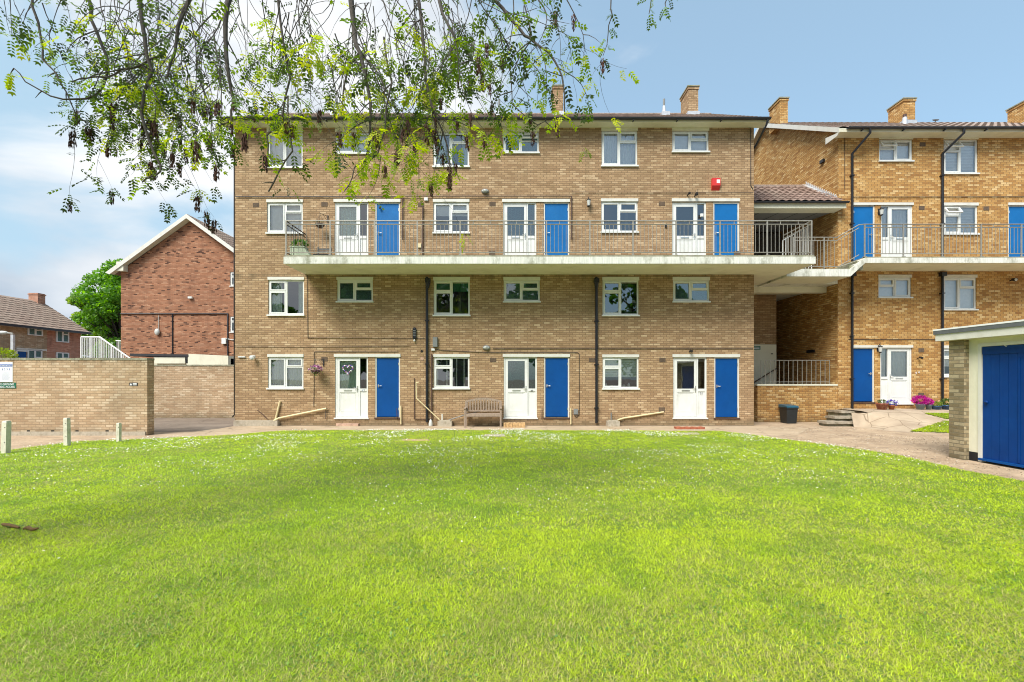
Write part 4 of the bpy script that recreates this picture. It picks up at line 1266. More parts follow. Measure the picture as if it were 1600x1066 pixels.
for x in pl[:2]:
    k = MB(); post(k, (x, ya, 5.45), 1.13); k.build('railing_post', M['galv'], land)
# brick tower wall with a cream meter cupboard
YT = 19.6
xt = cx_at(1213, YT)
k = MB(); k.box(XR + .002, xt, YT, YT + .3, -.1, 5.19); k.build('tower_wall', M['brick_main'], link)
k = MB(); k.box(XR + .002, XG - .002, 21.6, 21.85, -.1, 9.0); k.build('rear_wall', M['brick_dark_red'], link)
k = MB(); k.box(XR + .01, xt - .02, YT - .04, YT - .001, 0.0, H + (HY - 538.5) / F * YT); cup = k.build('meter_cupboard', M['cream'], link)
k = MB()
c = P(1206, 553, YT - .04); k.box(c.x - .04, c.x + .04, YT - .06, YT - .041, c.z - .02, c.z + .02); k.build('handle', M['black_plastic'], cup)
k = MB(); a = P(1176, 599, YT - .15); b = P(1213, 576, YT - .15)
k.tube([a, b], .022, 6); k.tube([a.lerp(b, .15), a.lerp(b, .15) + Vector((0, .11, -.04))], .012, 6); k.tube([a.lerp(b, .9), a.lerp(b, .9) + Vector((0, .11, -.04))], .012, 6)
k.build('handrail', M['brown_pipe'], link)
# sloping ceiling panels and far recess under the lean roof
rY, rZ, gY, gZ = 19.1, 9.57, 16.98, 8.16
k = MB()
roof_slope(k, (XR + .01, gY, gZ), (XG + .12, gY, gZ), (XR + .01, rY, rZ), (XG - .02, rY, rZ), wave=0.28, course=0.30, amp=0.035)
roof_slope(k, (XG, 21.9, gZ - .4), (XR + .01, 21.9, gZ - .4), (XG, rY, rZ), (XR + .01, rY, rZ), wave=0.28, course=0.30, amp=0.035)
rl = k.build('roof', M['tile_link'], link, recalc=False)
k = MB(); k.tube([(XR + .02, rY, rZ), (XG - .02, rY, rZ)], .09, 8); k.build('ridge_tiles', M['tile'], rl)
k = MB()
a = Vector((XG - .005, rY + .05, rZ + .12)); b = Vector((XG - .005, gY + .3, gZ + .22))
n_ = 15
for i in range(n_):
    p = a.lerp(b, i / n_); q = a.lerp(b, (i + .8) / n_)
    k.prism([p, p + Vector((0, 0, .13)), q + Vector((0, 0, .03)), q], (-.02, 0, 0))
k.prism([a, b, b + Vector((0, 0, -.16)), a + Vector((0, 0, -.16))], (-.16, 0, 0))
k.build('stepped_flashing', M['lead'], rl)
k = MB(); gutter_run(k, XR + .01, XG + .14, gY - .06, gZ - .03, .06); k.build('gutter', M['gutter'], link)
k = MB(); k.box(XR + .005, XG + .1, gY + .01, gY + .03, gZ - .25, gZ - .02); k.box(XR + .005, XG + .02 - .03, gY + .03, 17.5, gZ - .25, gZ - .23); k.build('fascia', M['cream'], link)
k = MB(); k.quad((XR + .01, 17.5, gZ - .2), (XG - .01, 17.5, gZ - .2), (XG - .01, 21.6, gZ + .2), (XR + .01, 21.6, gZ + .2)); cl = k.build('ceiling', M['panel_grey'], link)
k = MB()
for i in range(5):
    x = XR + .3 + i * .75; k.quad((x, 17.5, gZ - .206), (x + .03, 17.5, gZ - .206), (x + .03, 21.6, gZ + .194), (x, 21.6, gZ + .194))
k.build('ceiling_joint', M['vent_hole'], cl)
k = MB(); k.box(XR + .01, XG - .01, 20.9, 21.0, 5.45, 8.2); k.build('dark_back_wall', M['room_dark'], link)  # dark-coloured back wall of the upper recess
# inner sloping balustrade on the landing
k = MB(); a = P(1223, 398, 17.75); b = P(1268, 398, 17.75)
a.z = 5.49; b.z = 5.49
a2 = P(1223, 376, 17.75); b2 = P(1268, 350, 17.75)
k.tube([a2, b2], .02, 6); k.tube([a, b], .014, 6)
for i in range(11):
    p = a.lerp(b, i / 10); q = a2.lerp(b2, i / 10); k.tube([p, q], .020 if i in (0, 10) else .011, 5)
k.build('stair_balustrade', M['white_rail'], link)

# low wall with railing
lw = empty('low_wall', (10.8, 17.4, 0), 'low orange brick wall with a pale coping and a row of grey railings, behind the black bin', 'wall')
lwx0 = x2(1184)
k = MB(); k.box(lwx0, XG - .003, Y2 + .02, Y2 + .24, -.1, 1.36); k.box(lwx0, lwx0 + .22, Y2 + .24, 19.4, -.1, 1.3); k.build('wall_face', M['brick_orange'], lw)
k = MB(); k.box(lwx0 - .02, XG - .003, Y2 - .01, Y2 + .27, 1.361, 1.42); k.build('coping', M['cream'], lw)
k = MB()
ra, rb_ = x2(1192), x2(1300)
yrr = Y2 + .13
k.tube([(ra + .2, yrr, z2(563)), (rb_, yrr, z2(563))], .016, 6); k.tube([(ra + .2, yrr, 1.50), (rb_, yrr, 1.50)], .014, 6)
n_ = 15
for i in range(n_ + 1):
    x = ra + (rb_ - ra) * i / n_; k.tube([(x, yrr, 1.42), (x, yrr, z2(563))], .012, 6)
k.build('railing', M['galv'], lw)

# ================================================================== GROUND
def sheet(name, pts, z, mat, **kw):
    m = MB(); m.add([(x, y, z) for x, y in pts], [tuple(range(len(pts)))]); return m.build(name, mat, None, recalc=False, **kw)
sheet('ground', [(-600, -300), (600, -300), (600, 900), (-600, 900)], -0.03, M['tarmac'], kind='structure')
sheet('drive', [(-40, -2), (40, -2), (40, 17.6), (8.4, 17.6), (8.4, 15.98), (-9.6, 15.98), (-9.6, 14.3), (-40, 13.2)], -0.012, M['drive'], kind='structure')
gp = [G(*q) for q in ((0, 702), (120, 690), (240, 683), (330, 671), (368, 664.5))]
sheet('path', [(-9.0, 15.99), (XR + .0, 15.99), (XR + 1.4, 15.2), (8.0, 13.0), (-8.6, 13.0), (gp[2].x, gp[2].y - .1), (gp[3].x, gp[3].y)], -0.004, M['path'], kind='structure')
# lawn outline, clockwise from the left edge
LP = [(-60, 708), (0, 706), (110, 691.5), (240, 685.5), (370, 680), (412, 676), (446, 673.3), (800, 672.8), (1128, 674.5), (1165, 679), (1230, 687.5), (1300, 696.5), (1400, 711.5), (1500, 734.5), (1600, 753), (1750, 790)]
LW = [(G(*q).x, G(*q).y) for q in LP]
lawn_poly = [(-22, LW[0][1] - 0.6)] + LW + [(13, 4.5), (16, 0.2), (-20, 0.2)]
lawn_poly[0] = (-24, LW[0][1] - 0.9)
_re = random.Random(4); _lp = []
for _i in range(len(lawn_poly)):
    _a = Vector(lawn_poly[_i]); _b = Vector(lawn_poly[(_i + 1) % len(lawn_poly)])
    _n = max(1, int((_b - _a).length / .12)) if min(_a.y, _b.y) > 5 else 1
    for _j in range(_n):
        _p = _a.lerp(_b, _j / _n)
        if _n > 1: _p = _p + Vector((_re.uniform(-.02, .02), .05 * math.sin(_p.x * 2.1 + math.sin(_p.x * 5.3)) + _re.uniform(-.035, .035)))
        _lp.append((_p.x, _p.y))
lawn_poly = _lp
sheet('lawn', lawn_poly, 0.012, M['soil'], kind='structure')

# raised terrace in front of the right block
def terr_z(X, Y):
    t = min(1, max(0, (Y - 13.7) / 2.5)); t = t * t * (3 - 2 * t)
    s = min(1, max(0, (X - 11.75) / 0.9)) if Y < 15.75 else 1
    s = s * s * (3 - 2 * s)
    return -0.02 + 0.52 * t * s
gx = list(np.linspace(11.6, 27.5, 54)); gy = list(np.linspace(13.4, 17.28, 34))
v = [(x, y, terr_z(x, y)) for y in gy for x in gx]
nx_ = len(gx)
fs = [(j*nx_+i, j*nx_+i+1, (j+1)*nx_+i+1, (j+1)*nx_+i) for j in range(len(gy)-1) for i in range(nx_-1) if not (gx[i+1] < 12.42 and gy[j+1] > 15.8)]
m = MB(); m.add(v, fs, True); m.build('terrace', M['crazy'], None, recalc=False, kind='structure')
# grass on the terrace bank
bank = []
m = MB()
def bank_in(x, y):
    # the crazy-paved ramp narrows towards the right and leaves a wedge of turf in front of it
    px_, = (CX + x / y * F,)
    py_ = HY + (H - terr_z(x, y)) / y * F
    f1 = (1416 < px_ < 1700) and (676.5 - (px_ - 1416) * 0.30 if px_ < 1475 else 659) < py_ < (674.5 + (px_ - 1416) * 0.035)
    f2 = (1446 < px_ < 1700) and 646.5 < py_ < 647 + min(8, (px_ - 1446) * 0.25)
    return f1 or f2
vv, ff = [], []
sx_ = np.arange(12, 20, 0.06); sy_ = np.arange(13.4, 16.6, 0.06)
for x in sx_:
    for y in sy_:
        if bank_in(x + .03, y + .03):
            b = len(vv)
            vv += [(x, y, terr_z(x, y) + .015), (x+.06, y, terr_z(x+.06, y) + .015), (x+.06, y+.06, terr_z(x+.06, y+.06) + .015), (x, y+.06, terr_z(x, y+.06) + .015)]
            ff.append((b, b+1, b+2, b+3)); bank.append((x, y))
m.add(vv, ff, False); m.build('bank_turf', M['soil'], None, recalc=False, kind='structure', label=None)
# steps up to the terrace
st = empty('stone_steps', (11.6, 16, 0), 'three worn stone steps climbing to the raised terrace beside the orange block', 'steps')
def rough_block(mb, x0, x1, y0, y1, z0, z1, seed):
    r = random.Random(seed); n = 9
    top = []
    for j, y in enumerate((y0, (y0 + y1) / 2, y1)):
        for i in range(n):
            x = x0 + (x1 - x0) * i / (n - 1)
            top.append((x, y + (r.uniform(-.02, .02) if j == 0 else 0), z1 + r.uniform(-.012, .012)))
    v_ = top + [(a, b - .012 if k < n else b, z0) for k, (a, b, c) in enumerate(top)]
    o_ = 3 * n
    f_ = [(j*n+i, j*n+i+1, (j+1)*n+i+1, (j+1)*n+i) for j in range(2) for i in range(n-1)]
    f_ += [(i, i+1, o_+i+1, o_+i) for i in range(n-1)] + [(2*n+i, o_+2*n+i, o_+2*n+i+1, 2*n+i+1) for i in range(n-1)]
    for i in (0, n-1): f_ += [(i, n+i, o_+n+i, o_+i), (n+i, 2*n+i, o_+2*n+i, o_+n+i)]
    mb.add(v_, f_, False)
for i, (pa, pb, y0, y1, z0, z1) in enumerate(((1292, 1342, 15.75, 16.25, -.03, .15), (1304, 1350, 16.1, 16.6, .0, .30), (1315, 1362, 16.45, 17.25, .0, .47))):
    k = MB(); rough_block(k, cx_at(pa, y0), cx_at(pb, y0), y0, y1, z1 - .075, z1, i); so_ = k.build('step', M['stone_step'], st)
    k = MB(); rough_block(k, cx_at(pa, y0) + .06, cx_at(pb, y0), y0 + .07, y1, z0 - .05, z1 - .077, i + 20); k.build('riser', M['moss'], so_)  # darker mossy material puts the shade under each tread into the riser colour
k = MB(); rough_block(k, cx_at(1326, 17.0), 12.55, 16.95, 17.28, 0, .52, 9); k.build('landing_stone', M['stone_step'], st)

# ================================================================== BOUNDARY WALLS
def bwall(label, x0, x1, y0, y1, zt, group=None):
    r = empty('brick_wall', ((x0 + x1) / 2, y0, 0), label, 'wall')
    k = MB(); k.box(x0, x1, y0, y1, -.1, zt - .06); k.build('wall_face', M['brick_wall'], r)
    k = MB()
    n = int((x1 - x0) / .23)
    for i in range(n):
        a = x0 - .01 + (x1 - x0 + .02) * i / n; k.box(a, a + (x1 - x0 + .02) / n - .008, y0 - .012, y1 + .012, zt - .06, zt + rnd.uniform(-.004, .004))
    k.build('coping', M['moss'], r)
    return r
Wy = 13.35
wall1 = bwall('long buff brick wall at the far left carrying the parking notices', cx_at(-420, Wy), cx_at(230, Wy), Wy, Wy + .26, H + (HY - 559.5) / F * Wy)
k = MB()
for p in (42, 80, 118, 165): a = cx_at(p, Wy); k.box(a, a + .09, Wy - .004, Wy + .02, .08, .14)
k.build('weep_hole', M['vent_hole'], wall1)
k = MB(); k.box(cx_at(-420, Wy), cx_at(228, Wy), Wy - .03, Wy - .003, -.1, .10); k.build('footing', M['concrete'], wall1)
Wy2 = 19.3
bwall('stained buff brick wall set back between the long wall and the block', cx_at(150, Wy2), cx_at(367, Wy2) + .6, Wy2, Wy2 + .24, H + (HY - 570) / F * Wy2)
# notices
c0 = P(8, 582, Wy)
s1 = empty('parking_notice', (c0.x, Wy, c0.z), 'white parking notice with a blue header and four symbols above the green sign', 'sign')
def rect(a, b, y0, y1, c, d):
    k = MB(); k.box(a, b, y0, y1, c, d); return k
u = Wy / F
def rx(px): return (px - CX) * u
def rz(py): return H + (HY - py) * u
rect(rx(-4), rx(20.3), Wy - .012, Wy - .001, rz(597), rz(566)).build('plate', M['sign_white'], s1)
rect(rx(-3.5), rx(20), Wy - .014, Wy - .0125, rz(573), rz(569.3)).build('blue_header', M['sign_blue'], s1)
text('PARKING NOTICE', (rx(8.2), Wy - .016, rz(571.2)), .05, M['sign_white'], s1)
for i, ch in enumerate('6333'): text(ch, (rx(4.5 + i * 3.6), Wy - .014, rz(577.4)), .085, M['sign_blue'], s1)
for i in range(9):
    k = MB(); k.box(rx(3), rx(17 - (i % 3) * 1.3), Wy - .0135, Wy - .0125, rz(581.5 + i * 1.5), rz(580.9 + i * 1.5)); k.build('small_print', M['print_grey'], s1)
s2 = empty('green_notice', (rx(10), Wy, rz(602)), 'green sign reading private ground, no public access, mounted low under the white notice', 'sign')
rect(rx(-14), rx(25.3), Wy - .012, Wy - .001, rz(607), rz(598)).build('plate', M['sign_green'], s2)
text('PRIVATE GROUND', (rx(5.6), Wy - .014, rz(600.7)), .076, M['sign_white'], s2)
text('NO PUBLIC ACCESS', (rx(5.6), Wy - .014, rz(604.7)), .076, M['sign_white'], s2)
s3 = empty('small_sign', (rx(209), Wy, rz(600)), 'small black and white sign with an arrow near the end of the long wall', 'sign')
rect(rx(202.5), rx(215.3), Wy - .01, Wy - .001, rz(602.8), rz(598)).build('plate', M['print_black'], s3)
k = MB(); k.prism([(rx(203), Wy - .012, rz(602.2)), (rx(205), Wy - .012, rz(598.6)), (rx(207), Wy - .012, rz(602.2))], (0, .0015, 0)); k.build('arrow', M['sign_white'], s3)
for py in (599.6, 601.5): rect(rx(208), rx(214), Wy - .0115, Wy - .0105, rz(py + .55), rz(py - .55)).build('lettering_bar', M['sign_white'], s3)
ys = YT - .05
s4 = empty('green_sign', P(1182, 543, ys), 'small green sign on the cream meter cupboard between the two blocks', 'sign')
rect(cx_at(1174, ys), cx_at(1188, ys), ys - .01, ys, H + (HY - 546.5) / F * ys, H + (HY - 541) / F * ys).build('plate', M['sign_green'], s4)
for py in (542.6, 544.8): rect(cx_at(1176, ys), cx_at(1186.5, ys), ys - .012, ys - .0105, H + (HY - py - .5) / F * ys, H + (HY - py + .4) / F * ys).build('lettering_bar', M['sign_white'], s4)

# bollards
for (px, pt, pb, w_, lean, lab) in ((9, 657.5, 709, 15, 1.5, 'tall white concrete bollard at the left picture edge, nearest of the three'),
                                    (105, 653, 697, 12, -1.0, 'plain grey-white concrete bollard, middle one of the three by the drive'),
                                    (185.5, 661, 691, 9.5, 0.5, 'short white bollard with a small dark mark, nearest the end of the wall')):
    g = G(px, pb); s_ = F / g.y
    r = empty('bollard', g, lab, 'bollard', 'white bollards along the lawn edge')
    hw = w_ / s_ / 2 * .5; h_ = (pb - pt) / s_
    Mr = Matrix.Translation(g) @ Matrix.Rotation(R(lean), 4, 'Y')
    k = MB()
    pf = [(-hw, -hw, -.05), (hw, -hw, -.05), (hw, hw, -.05), (-hw, hw, -.05), (-hw, -hw, h_ * .95), (hw, -hw, h_ * .95), (hw, hw, h_ * .95), (-hw, hw, h_ * .95), (-hw * .8, -hw * .8, h_), (hw * .8, -hw * .8, h_), (hw * .8, hw * .8, h_), (-hw * .8, hw * .8, h_)]
    k.add([Mr @ Vector(q) for q in pf], [(0,3,2,1), (0,1,5,4), (1,2,6,5), (2,3,7,6), (3,0,4,7), (4,5,9,8), (5,6,10,9), (6,7,11,10), (7,4,8,11), (8,9,10,11)])
    k.build('post', M['white_post'], r)
    k = MB()
    for f_ in ((.35, .8) if w_ > 9.6 else (.78,)):
        q = Mr @ Vector((hw * .45, -hw - .001, h_ * f_)); k.tube([q, q + Vector((0, .012, 0))], .012, 8)
    k.build('fixing_hole', M['vent_hole'], r)

# ================================================================== GARAGE (right foreground)
ga = empty('garage', (9.3, 7.5, 0), 'flat roofed garage store with a wide blue boarded door at the right edge', 'garage')
XGp = 9.29
gz0, gz1 = 2.44, 2.68
k = MB(); k.box(9.19, 9.42, 9.37, 9.69, -.05, gz0); k.build('brick_pier', M['brick_garage'], ga)
k = MB(); k.box(9.42, 9.52, 9.2, 9.60, -.05, gz0); k.box(9.42, 13.5, 9.60, 9.68, -.05, gz0); k.box(9.42, 9.52, 3.4, 6.95, -.05, gz0); k.box(13.5, 13.6, 3.4, 9.68, -.05, gz0)
k.build('side_wall', M['brick_garage'], ga)
k = MB(); k.box(XGp, XGp + .06, 9.17, 9.369, .17, gz0); k.box(XGp, XGp + .06, 6.9, 9.168, 2.34, gz0); k.build('cream_panel', M['cream_render'], ga)
k = MB(); k.box(XGp + .005, XGp + .06, 9.17, 9.369, -.05, .169); k.build('black_plinth', M['black_plastic'], ga)
k = MB(); k.box(XGp - .02, XGp + .07, 9.10, 9.168, .0, 2.339); k.box(XGp - .02, XGp + .07, 6.9, 6.96, .0, 2.339); k.box(XGp - .02, XGp + .07, 6.96, 9.10, 2.275, 2.339)
k.build('door_frame', M['white_paint'], ga)
# boarded door with a wicket outline
k = MB(); y = 9.09; n_ = 0
while y > 6.98:
    w_ = min(.155, y - 6.97)
    k.box(XGp - .002, XGp + .03, y - w_ + .003, y, .07, 2.268)
    y -= .158; n_ += 1
k.box(XGp + .004, XGp + .04, 6.97, 9.095, .06, 2.27)
gd = k.build('garage_door', M['blue_garage'], ga)
k = MB(); k.box(XGp - .012, XGp - .0045, 8.42, 8.45, .1, 2.05); k.box(XGp - .012, XGp - .0045, 7.2, 8.42, 2.03, 2.05); k.box(XGp - .014, XGp - .0045, 6.98, 9.09, 2.12, 2.266); k.build('cover_strip', M['blue_garage'], gd)
k = MB(); k.box(XGp - .05, XGp - .001, 6.97, 9.14, .035, .075); k.build('threshold', M['blue'], gd)
hy_ = 733 / (F * 1) ; ch = Vector((XGp, XGp * F / (1542 - CX), 0)); ch.z = H + (HY - 629) / F * ch.y
k = MB(); k.ball((XGp - .015, ch.y, ch.z), .035, .5, 1, 1, 10, 6); k.tube([(XGp - .01, ch.y, ch.z), (XGp - .05, ch.y, ch.z), (XGp - .055, ch.y - .07, ch.z + .005)], .012, 6); k.build('handle', M['blue_garage'], gd)
ty = XGp * F / (1573 - CX)
text('47', (XGp - .016, ty, H + (HY - 540) / F * ty), .07, M['sign_white'], gd, 'house_number', (90, 0, -90))
XF = 9.05
k = MB(); k.box(XF, XF + .03, 3.2, 9.85, gz0, gz0 + .14); k.box(XF + .03, 13.8, 9.82, 9.85, gz0, gz0 + .14); k.build('fascia', M['white_paint'], ga)
k = MB(); k.box(XF - .02, 13.85, 3.15, 9.88, gz0 + .141, gz1); rf = k.build('roof', M['grey_felt_edge'], ga)
k = MB(); k.box(XF - .025, XF - .018, 3.15, 9.885, gz1 - .02, gz1 + .012); k.build('edge_trim', M['sign_white'], rf)
k = MB(); k.box(XF + .03, XGp + .1, 3.3, 9.81, gz0 - .004, gz0 + .01); k.build('soffit', M['cream'], ga)

# ================================================================== RED BRICK HOUSE (left, behind)
YH = 28.0
SH = F / YH
def hx(px): return (px - CX) / SH
def hz(py): return H + (HY - py) / SH
rh = empty('brick_house', (hx(298), YH, 0), 'three storey red brick house with a white edged gable, left of the tan block', 'house')
HX0, HX1 = hx(189), hx(407)
HM = (HX0 + HX1) / 2
hap = hz(345); hev = hz(424)
hw_ = [(hx(359.5), hx(392), hz(447), hz(425), 'big', 'R', 'pale', False), (hx(359.5), hx(392), hz(519), hz(494.5), 'big', 'R', 'obscure', False)]
k = MB(); wall_front(k, YH, HX0, HX1, -.1, hev, [(a, b, c, d) for a, b, c, d, *_ in hw_])
k.add([(HX0, YH, hev), (HX1, YH, hev), (HM, YH, hap)], [(0, 1, 2)])
YHb = 40
for X in (HX0, HX1): k.quad((X, YH, -.1), (X, YHb, -.1), (X, YHb, hev), (X, YH, hev))
k.build('wall', M['brick_red'], rh, recalc=False)
for a, b, c, d, kk, tl, dr, vo in hw_: window(rh, a, b, c, d, YH, kk, tl, dr, head=.0)
pit = (hap - hev) / (HM - HX0)
ov = .62
k = MB()
e0 = (HX0 - ov, hev - ov * pit + .28)
roof_slope(k, (e0[0], YHb, e0[1]), (e0[0], YH - .35, e0[1]), (HM, YHb, hap + .28), (HM, YH - .35, hap + .28))
e1 = (HX1 + ov, e0[1])
roof_slope(k, (e1[0], YH - .35, e1[1]), (e1[0], YHb, e1[1]), (HM, YH - .35, hap + .28), (HM, YHb, hap + .28))
k.build('roof', M['tile_far'], rh, recalc=False)
k = MB()
for s_, e in ((1, e0), (-1, e1)):
    k.prism([(e[0], YH - .36, e[1]), (HM, YH - .36, hap + .28), (HM, YH - .36, hap + .02), (e[0] + s_ * .25, YH - .36, e[1] - .10)], (0, -.03, 0))
k.build('bargeboard', M['white_paint'], rh)
k = MB()
for s_, e, X in ((1, e0, HX0), (-1, e1, HX1)):
    k.quad((e[0] + s_ * .2, YH - .36, e[1] - .05), (HM, YH - .36, hap + .06), (HM, YH, hap + .0), (e[0] + s_ * .2, YH, e[1] - .05))
k.box(HX0 - .0, HX0 + .42, YH - .33, YH - .002, hz(425), hz(411))
k.build('soffit', M['cream'], rh)
def hpipe(pts, r, mt='gutter', nm='conduit'):
    k = MB(); k.tube([(hx(a), YH - .04, hz(b)) for a, b in pts], r, 6); k.build(nm, M[mt], rh)
hpipe([(189, 490.5), (356.5, 490.5), (356.5, 568)], .035)
hpipe([(270, 491), (270, 553)], .03)
hpipe([(248.5, 493), (248.5, 514)], .015, 'lamp_glass')
hpipe([(352, 529), (364, 531.5), (372, 528)], .03, 'lamp_glass')
k = MB(); k.ball((hx(247.5), YH - .1, hz(519)), .17, .9, .6, 1.2, 12, 8); k.build('wall_lamp', M['lamp_glass'], rh)
k = MB(); k.box(hx(348), hx(354.5), YH - .12, YH - .001, hz(537.5), hz(528.5)); k.build('junction_box', M['upvc'], rh)
k = MB(); k.box(hx(296), hx(302), YH - .15, YH - .001, hz(467), hz(464)); k.build('security_light', M['upvc'], rh)
# flat roofed stores in front of it
YS = 24.0
lo = empty('flat_roof_store', (cx_at(270, YS), YS, 0), 'low cream fascia store with a black felt roof in front of the red house', 'store')
def sx(px): return cx_at(px, YS)
def sz(py): return H + (HY - py) / F * YS
k = MB(); k.box(sx(212), sx(356), YS + .25, YS + 3.9, -.1, sz(560)); k.build('wall', M['cream_render'], lo)
k = MB(); k.prism([(sx(203), YS, sz(552.5)), (sx(294), YS, sz(554)), (sx(294), YS, sz(557.5)), (sx(203), YS, sz(556.5))], (0, 3.9, 0)); k.box(sx(290), sx(293), YS + .02, YS + .2, sz(568), sz(555)); k.build('roof', M['felt'], lo)
k = MB(); k.box(sx(239), sx(288), YS + .05, YS + .24, sz(568), sz(558)); k.build('fascia', M['cream'], lo)
k = MB(); k.prism([(sx(294), YS + .02, sz(553)), (sx(356), YS + .02, sz(556)), (sx(356), YS + .02, sz(570)), (sx(291), YS + .02, sz(570)), (sx(291), YS + .02, sz(562))], (0, 1.2, 0)); k.build('side_fascia', M['cream'], lo)
# outside stair
YO = 27.2
os_ = empty('outside_stair', (cx_at(160, YO), YO, 0), 'outside stair with pale metal railings between the far house and the red house', 'stair')
def ox(px): return cx_at(px, YO)
def oz(py): return H + (HY - py) / F * YO
zb_ = oz(560)
k = MB(); k.box(ox(127), ox(188), YO + .02, YO + 1.2, zb_ - .2, zb_); k.box(ox(127) , ox(127) + .2, YO + .02, YO + 1.2, -.05, zb_ - .2)
for i in range(12): k.box(ox(188) + i * .26, ox(188) + (i + 1) * .26, YO + .02, YO + 1.2, zb_ - .2 - (i + 1) * .18, zb_ - (i + 1) * .18)
k.build('landing', M['concrete'], os_)
k = MB()
k.tube([(ox(127), YO, oz(527)), (ox(156), YO, oz(527)), (ox(200), YO, oz(558)), (ox(216), YO, oz(569))], .05, 6)
n_ = 26
for i in range(n_ + 1):
    px = 127 + (196 - 127) * i / n_
    top = 527 if px < 156 else 527 + (px - 156) * 31 / 44
    k.tube([(ox(px), YO, zb_ - (0 if px < 188 else (px - 188) * .05)), (ox(px), YO, oz(top))], .022 if i % 6 else .045, 5)
k.build('railing', M['white_rail'], os_)
k = MB(); k.tube([(ox(155), YO + 1.15, oz(530)), (ox(189), YO + 1.15, oz(532)), (ox(212), YO + 1.15, oz(552))], .035, 6)
for i in range(14): px = 157 + i * 2.4; k.tube([(ox(px), YO + 1.15, zb_), (ox(px), YO + 1.15, oz(531))], .018, 5)
k.build('rear_railing', M['white_rail'], os_)

# ================================================================== FAR LEFT HOUSE, its front facing right
XH = -32.6
fh = empty('terraced_house', (XH, 32, 0), 'far house with a brown tiled roof and a front half yellow, half red brick', 'house')
def fy(px): return XH * F / (px - CX)
def fz(py, px): return H + (HY - py) / F * fy(px)
yE = fy(126)
yM = fy(73.5)
evz = fz(517.5, 126)
k = MB()
k.quad((XH, 18, -.1), (XH, yM, -.1), (XH, yM, evz), (XH, 18, evz))
k.build('yellow_wall', M['brick_wall'], fh, recalc=False)
k = MB()
k.quad((XH, yM, -.1), (XH, yE, -.1), (XH, yE, evz), (XH, yM, evz)); k.quad((XH, yE, -.1), (XH - 7, yE, -.1), (XH - 7, yE, evz), (XH, yE, evz))
k.build('red_wall', M['brick_dark_red'], fh, recalc=False)
rzf = 7.45; ro = 3.3
k = MB()
roof_slope(k, (XH + .45, 18, evz - .1), (XH + .45, yE + .35, evz - .1), (XH - ro, 18, rzf), (XH - ro, yE + .35, rzf), amp=.015)
roof_slope(k, (XH - 2 * ro - .45, 18, evz - .1), (XH - 2 * ro - .45, yE + .35, evz - .1), (XH - ro, 18, rzf), (XH - ro, yE + .35, rzf), amp=.015)
k.prism([(XH + .4, yE + .33, evz - .12), (XH - ro, yE + .33, rzf - .02), (XH - 2 * ro - .4, yE + .33, evz - .12)], (0, .02, 0))
frf = k.build('roof', M['tile_far'], fh, recalc=False)
k = MB(); k.box(XH - ro - .3, XH - ro + .4, 34.5, 35.05, rzf - .6, rzf + .55); k.box(XH - ro - .34, XH - ro + .44, 34.46, 35.09, rzf + .42, rzf + .49); k.build('chimney', M['brick_dark_red'], frf)
k = MB(); k.box(XH + .42, XH + .5, 18, yE + .35, evz - .22, evz - .06); k.build('gutter', M['gutter'], fh)
k = MB(); k.box(XH + .02, XH + .43, 18, yE + .3, evz - .2, evz - .15); k.build('soffit', M['white_paint'], fh)
def fwin(p0, p1, t0, b0, pc):
    y0_, y1_ = fy(p0), fy(p1); zt = fz(t0, pc); zb = fz(b0, pc)
    k = MB()
    t_ = .07
    k.box(XH, XH + .06, y0_, y1_, zb, zb + t_); k.box(XH, XH + .06, y0_, y1_, zt - t_, zt)
    k.box(XH, XH + .06, y0_, y0_ + t_ * 1.3, zb + t_, zt - t_); k.box(XH, XH + .06, y1_ - t_ * 1.3, y1_, zb + t_, zt - t_); ym = (y0_ + y1_) / 2
    k.box(XH, XH + .06, ym - .06, ym + .06, zb + t_, zt - t_)
    k.box(XH, XH + .055, ym + .06, y1_ - t_ * 1.3, zb + (zt - zb) * .58, zb + (zt - zb) * .68)
    fr = k.build('window', M['upvc'], fh)
    k = MB(); k.box(XH + .01, XH + .03, y0_ + t_, y1_ - t_, zb + t_, zt - t_); k.build('pane', M['obscure'], fr)
fwin(42.5, 66, 511, 524.5, 54); fwin(87, 107, 515, 535, 97); fwin(87, 107, 551, 575, 97); fwin(42, 65, 547, 580, 54)
k = MB(); k.box(XH, XH + .05, fy(26), fy(40), .1, fz(549.5, 33)); dd = k.build('front_door', M['blue'], fh)
k = MB(); k.box(XH, XH + .08, fy(24), fy(26) - .01, .1, fz(547, 33)); k.box(XH, XH + .08, fy(26), fy(42), fz(549.4, 33), fz(547, 33)); k.build('frame', M['upvc'], dd)
k = MB(); k.box(XH, XH + .06, fy(25), fy(72), fz(547.5, 50), fz(544.8, 50)); k.build('door_canopy', M['white_paint'], fh)
# street lamp in front of it
lc = P(20, 540, 24)
sl = empty('street_lamp', (lc.x, 24, 0), 'slim street lamp post before the yellow brick of the far house', 'street lamp')
k = MB(); k.box(lc.x - .07, lc.x + .07, 23.95, 24.05, 0, P(20, 523, 24).z); k.build('post', M['lead'], sl)
k = MB(); a = P(20, 521, 24); b = P(3, 520, 24); k.tube([a, b], .03, 6); k.ball((b.x, 24, b.z), .2, 1.6, .7, .5, 12, 6); k.build('lamp_head', M['lamp_glass'], sl)

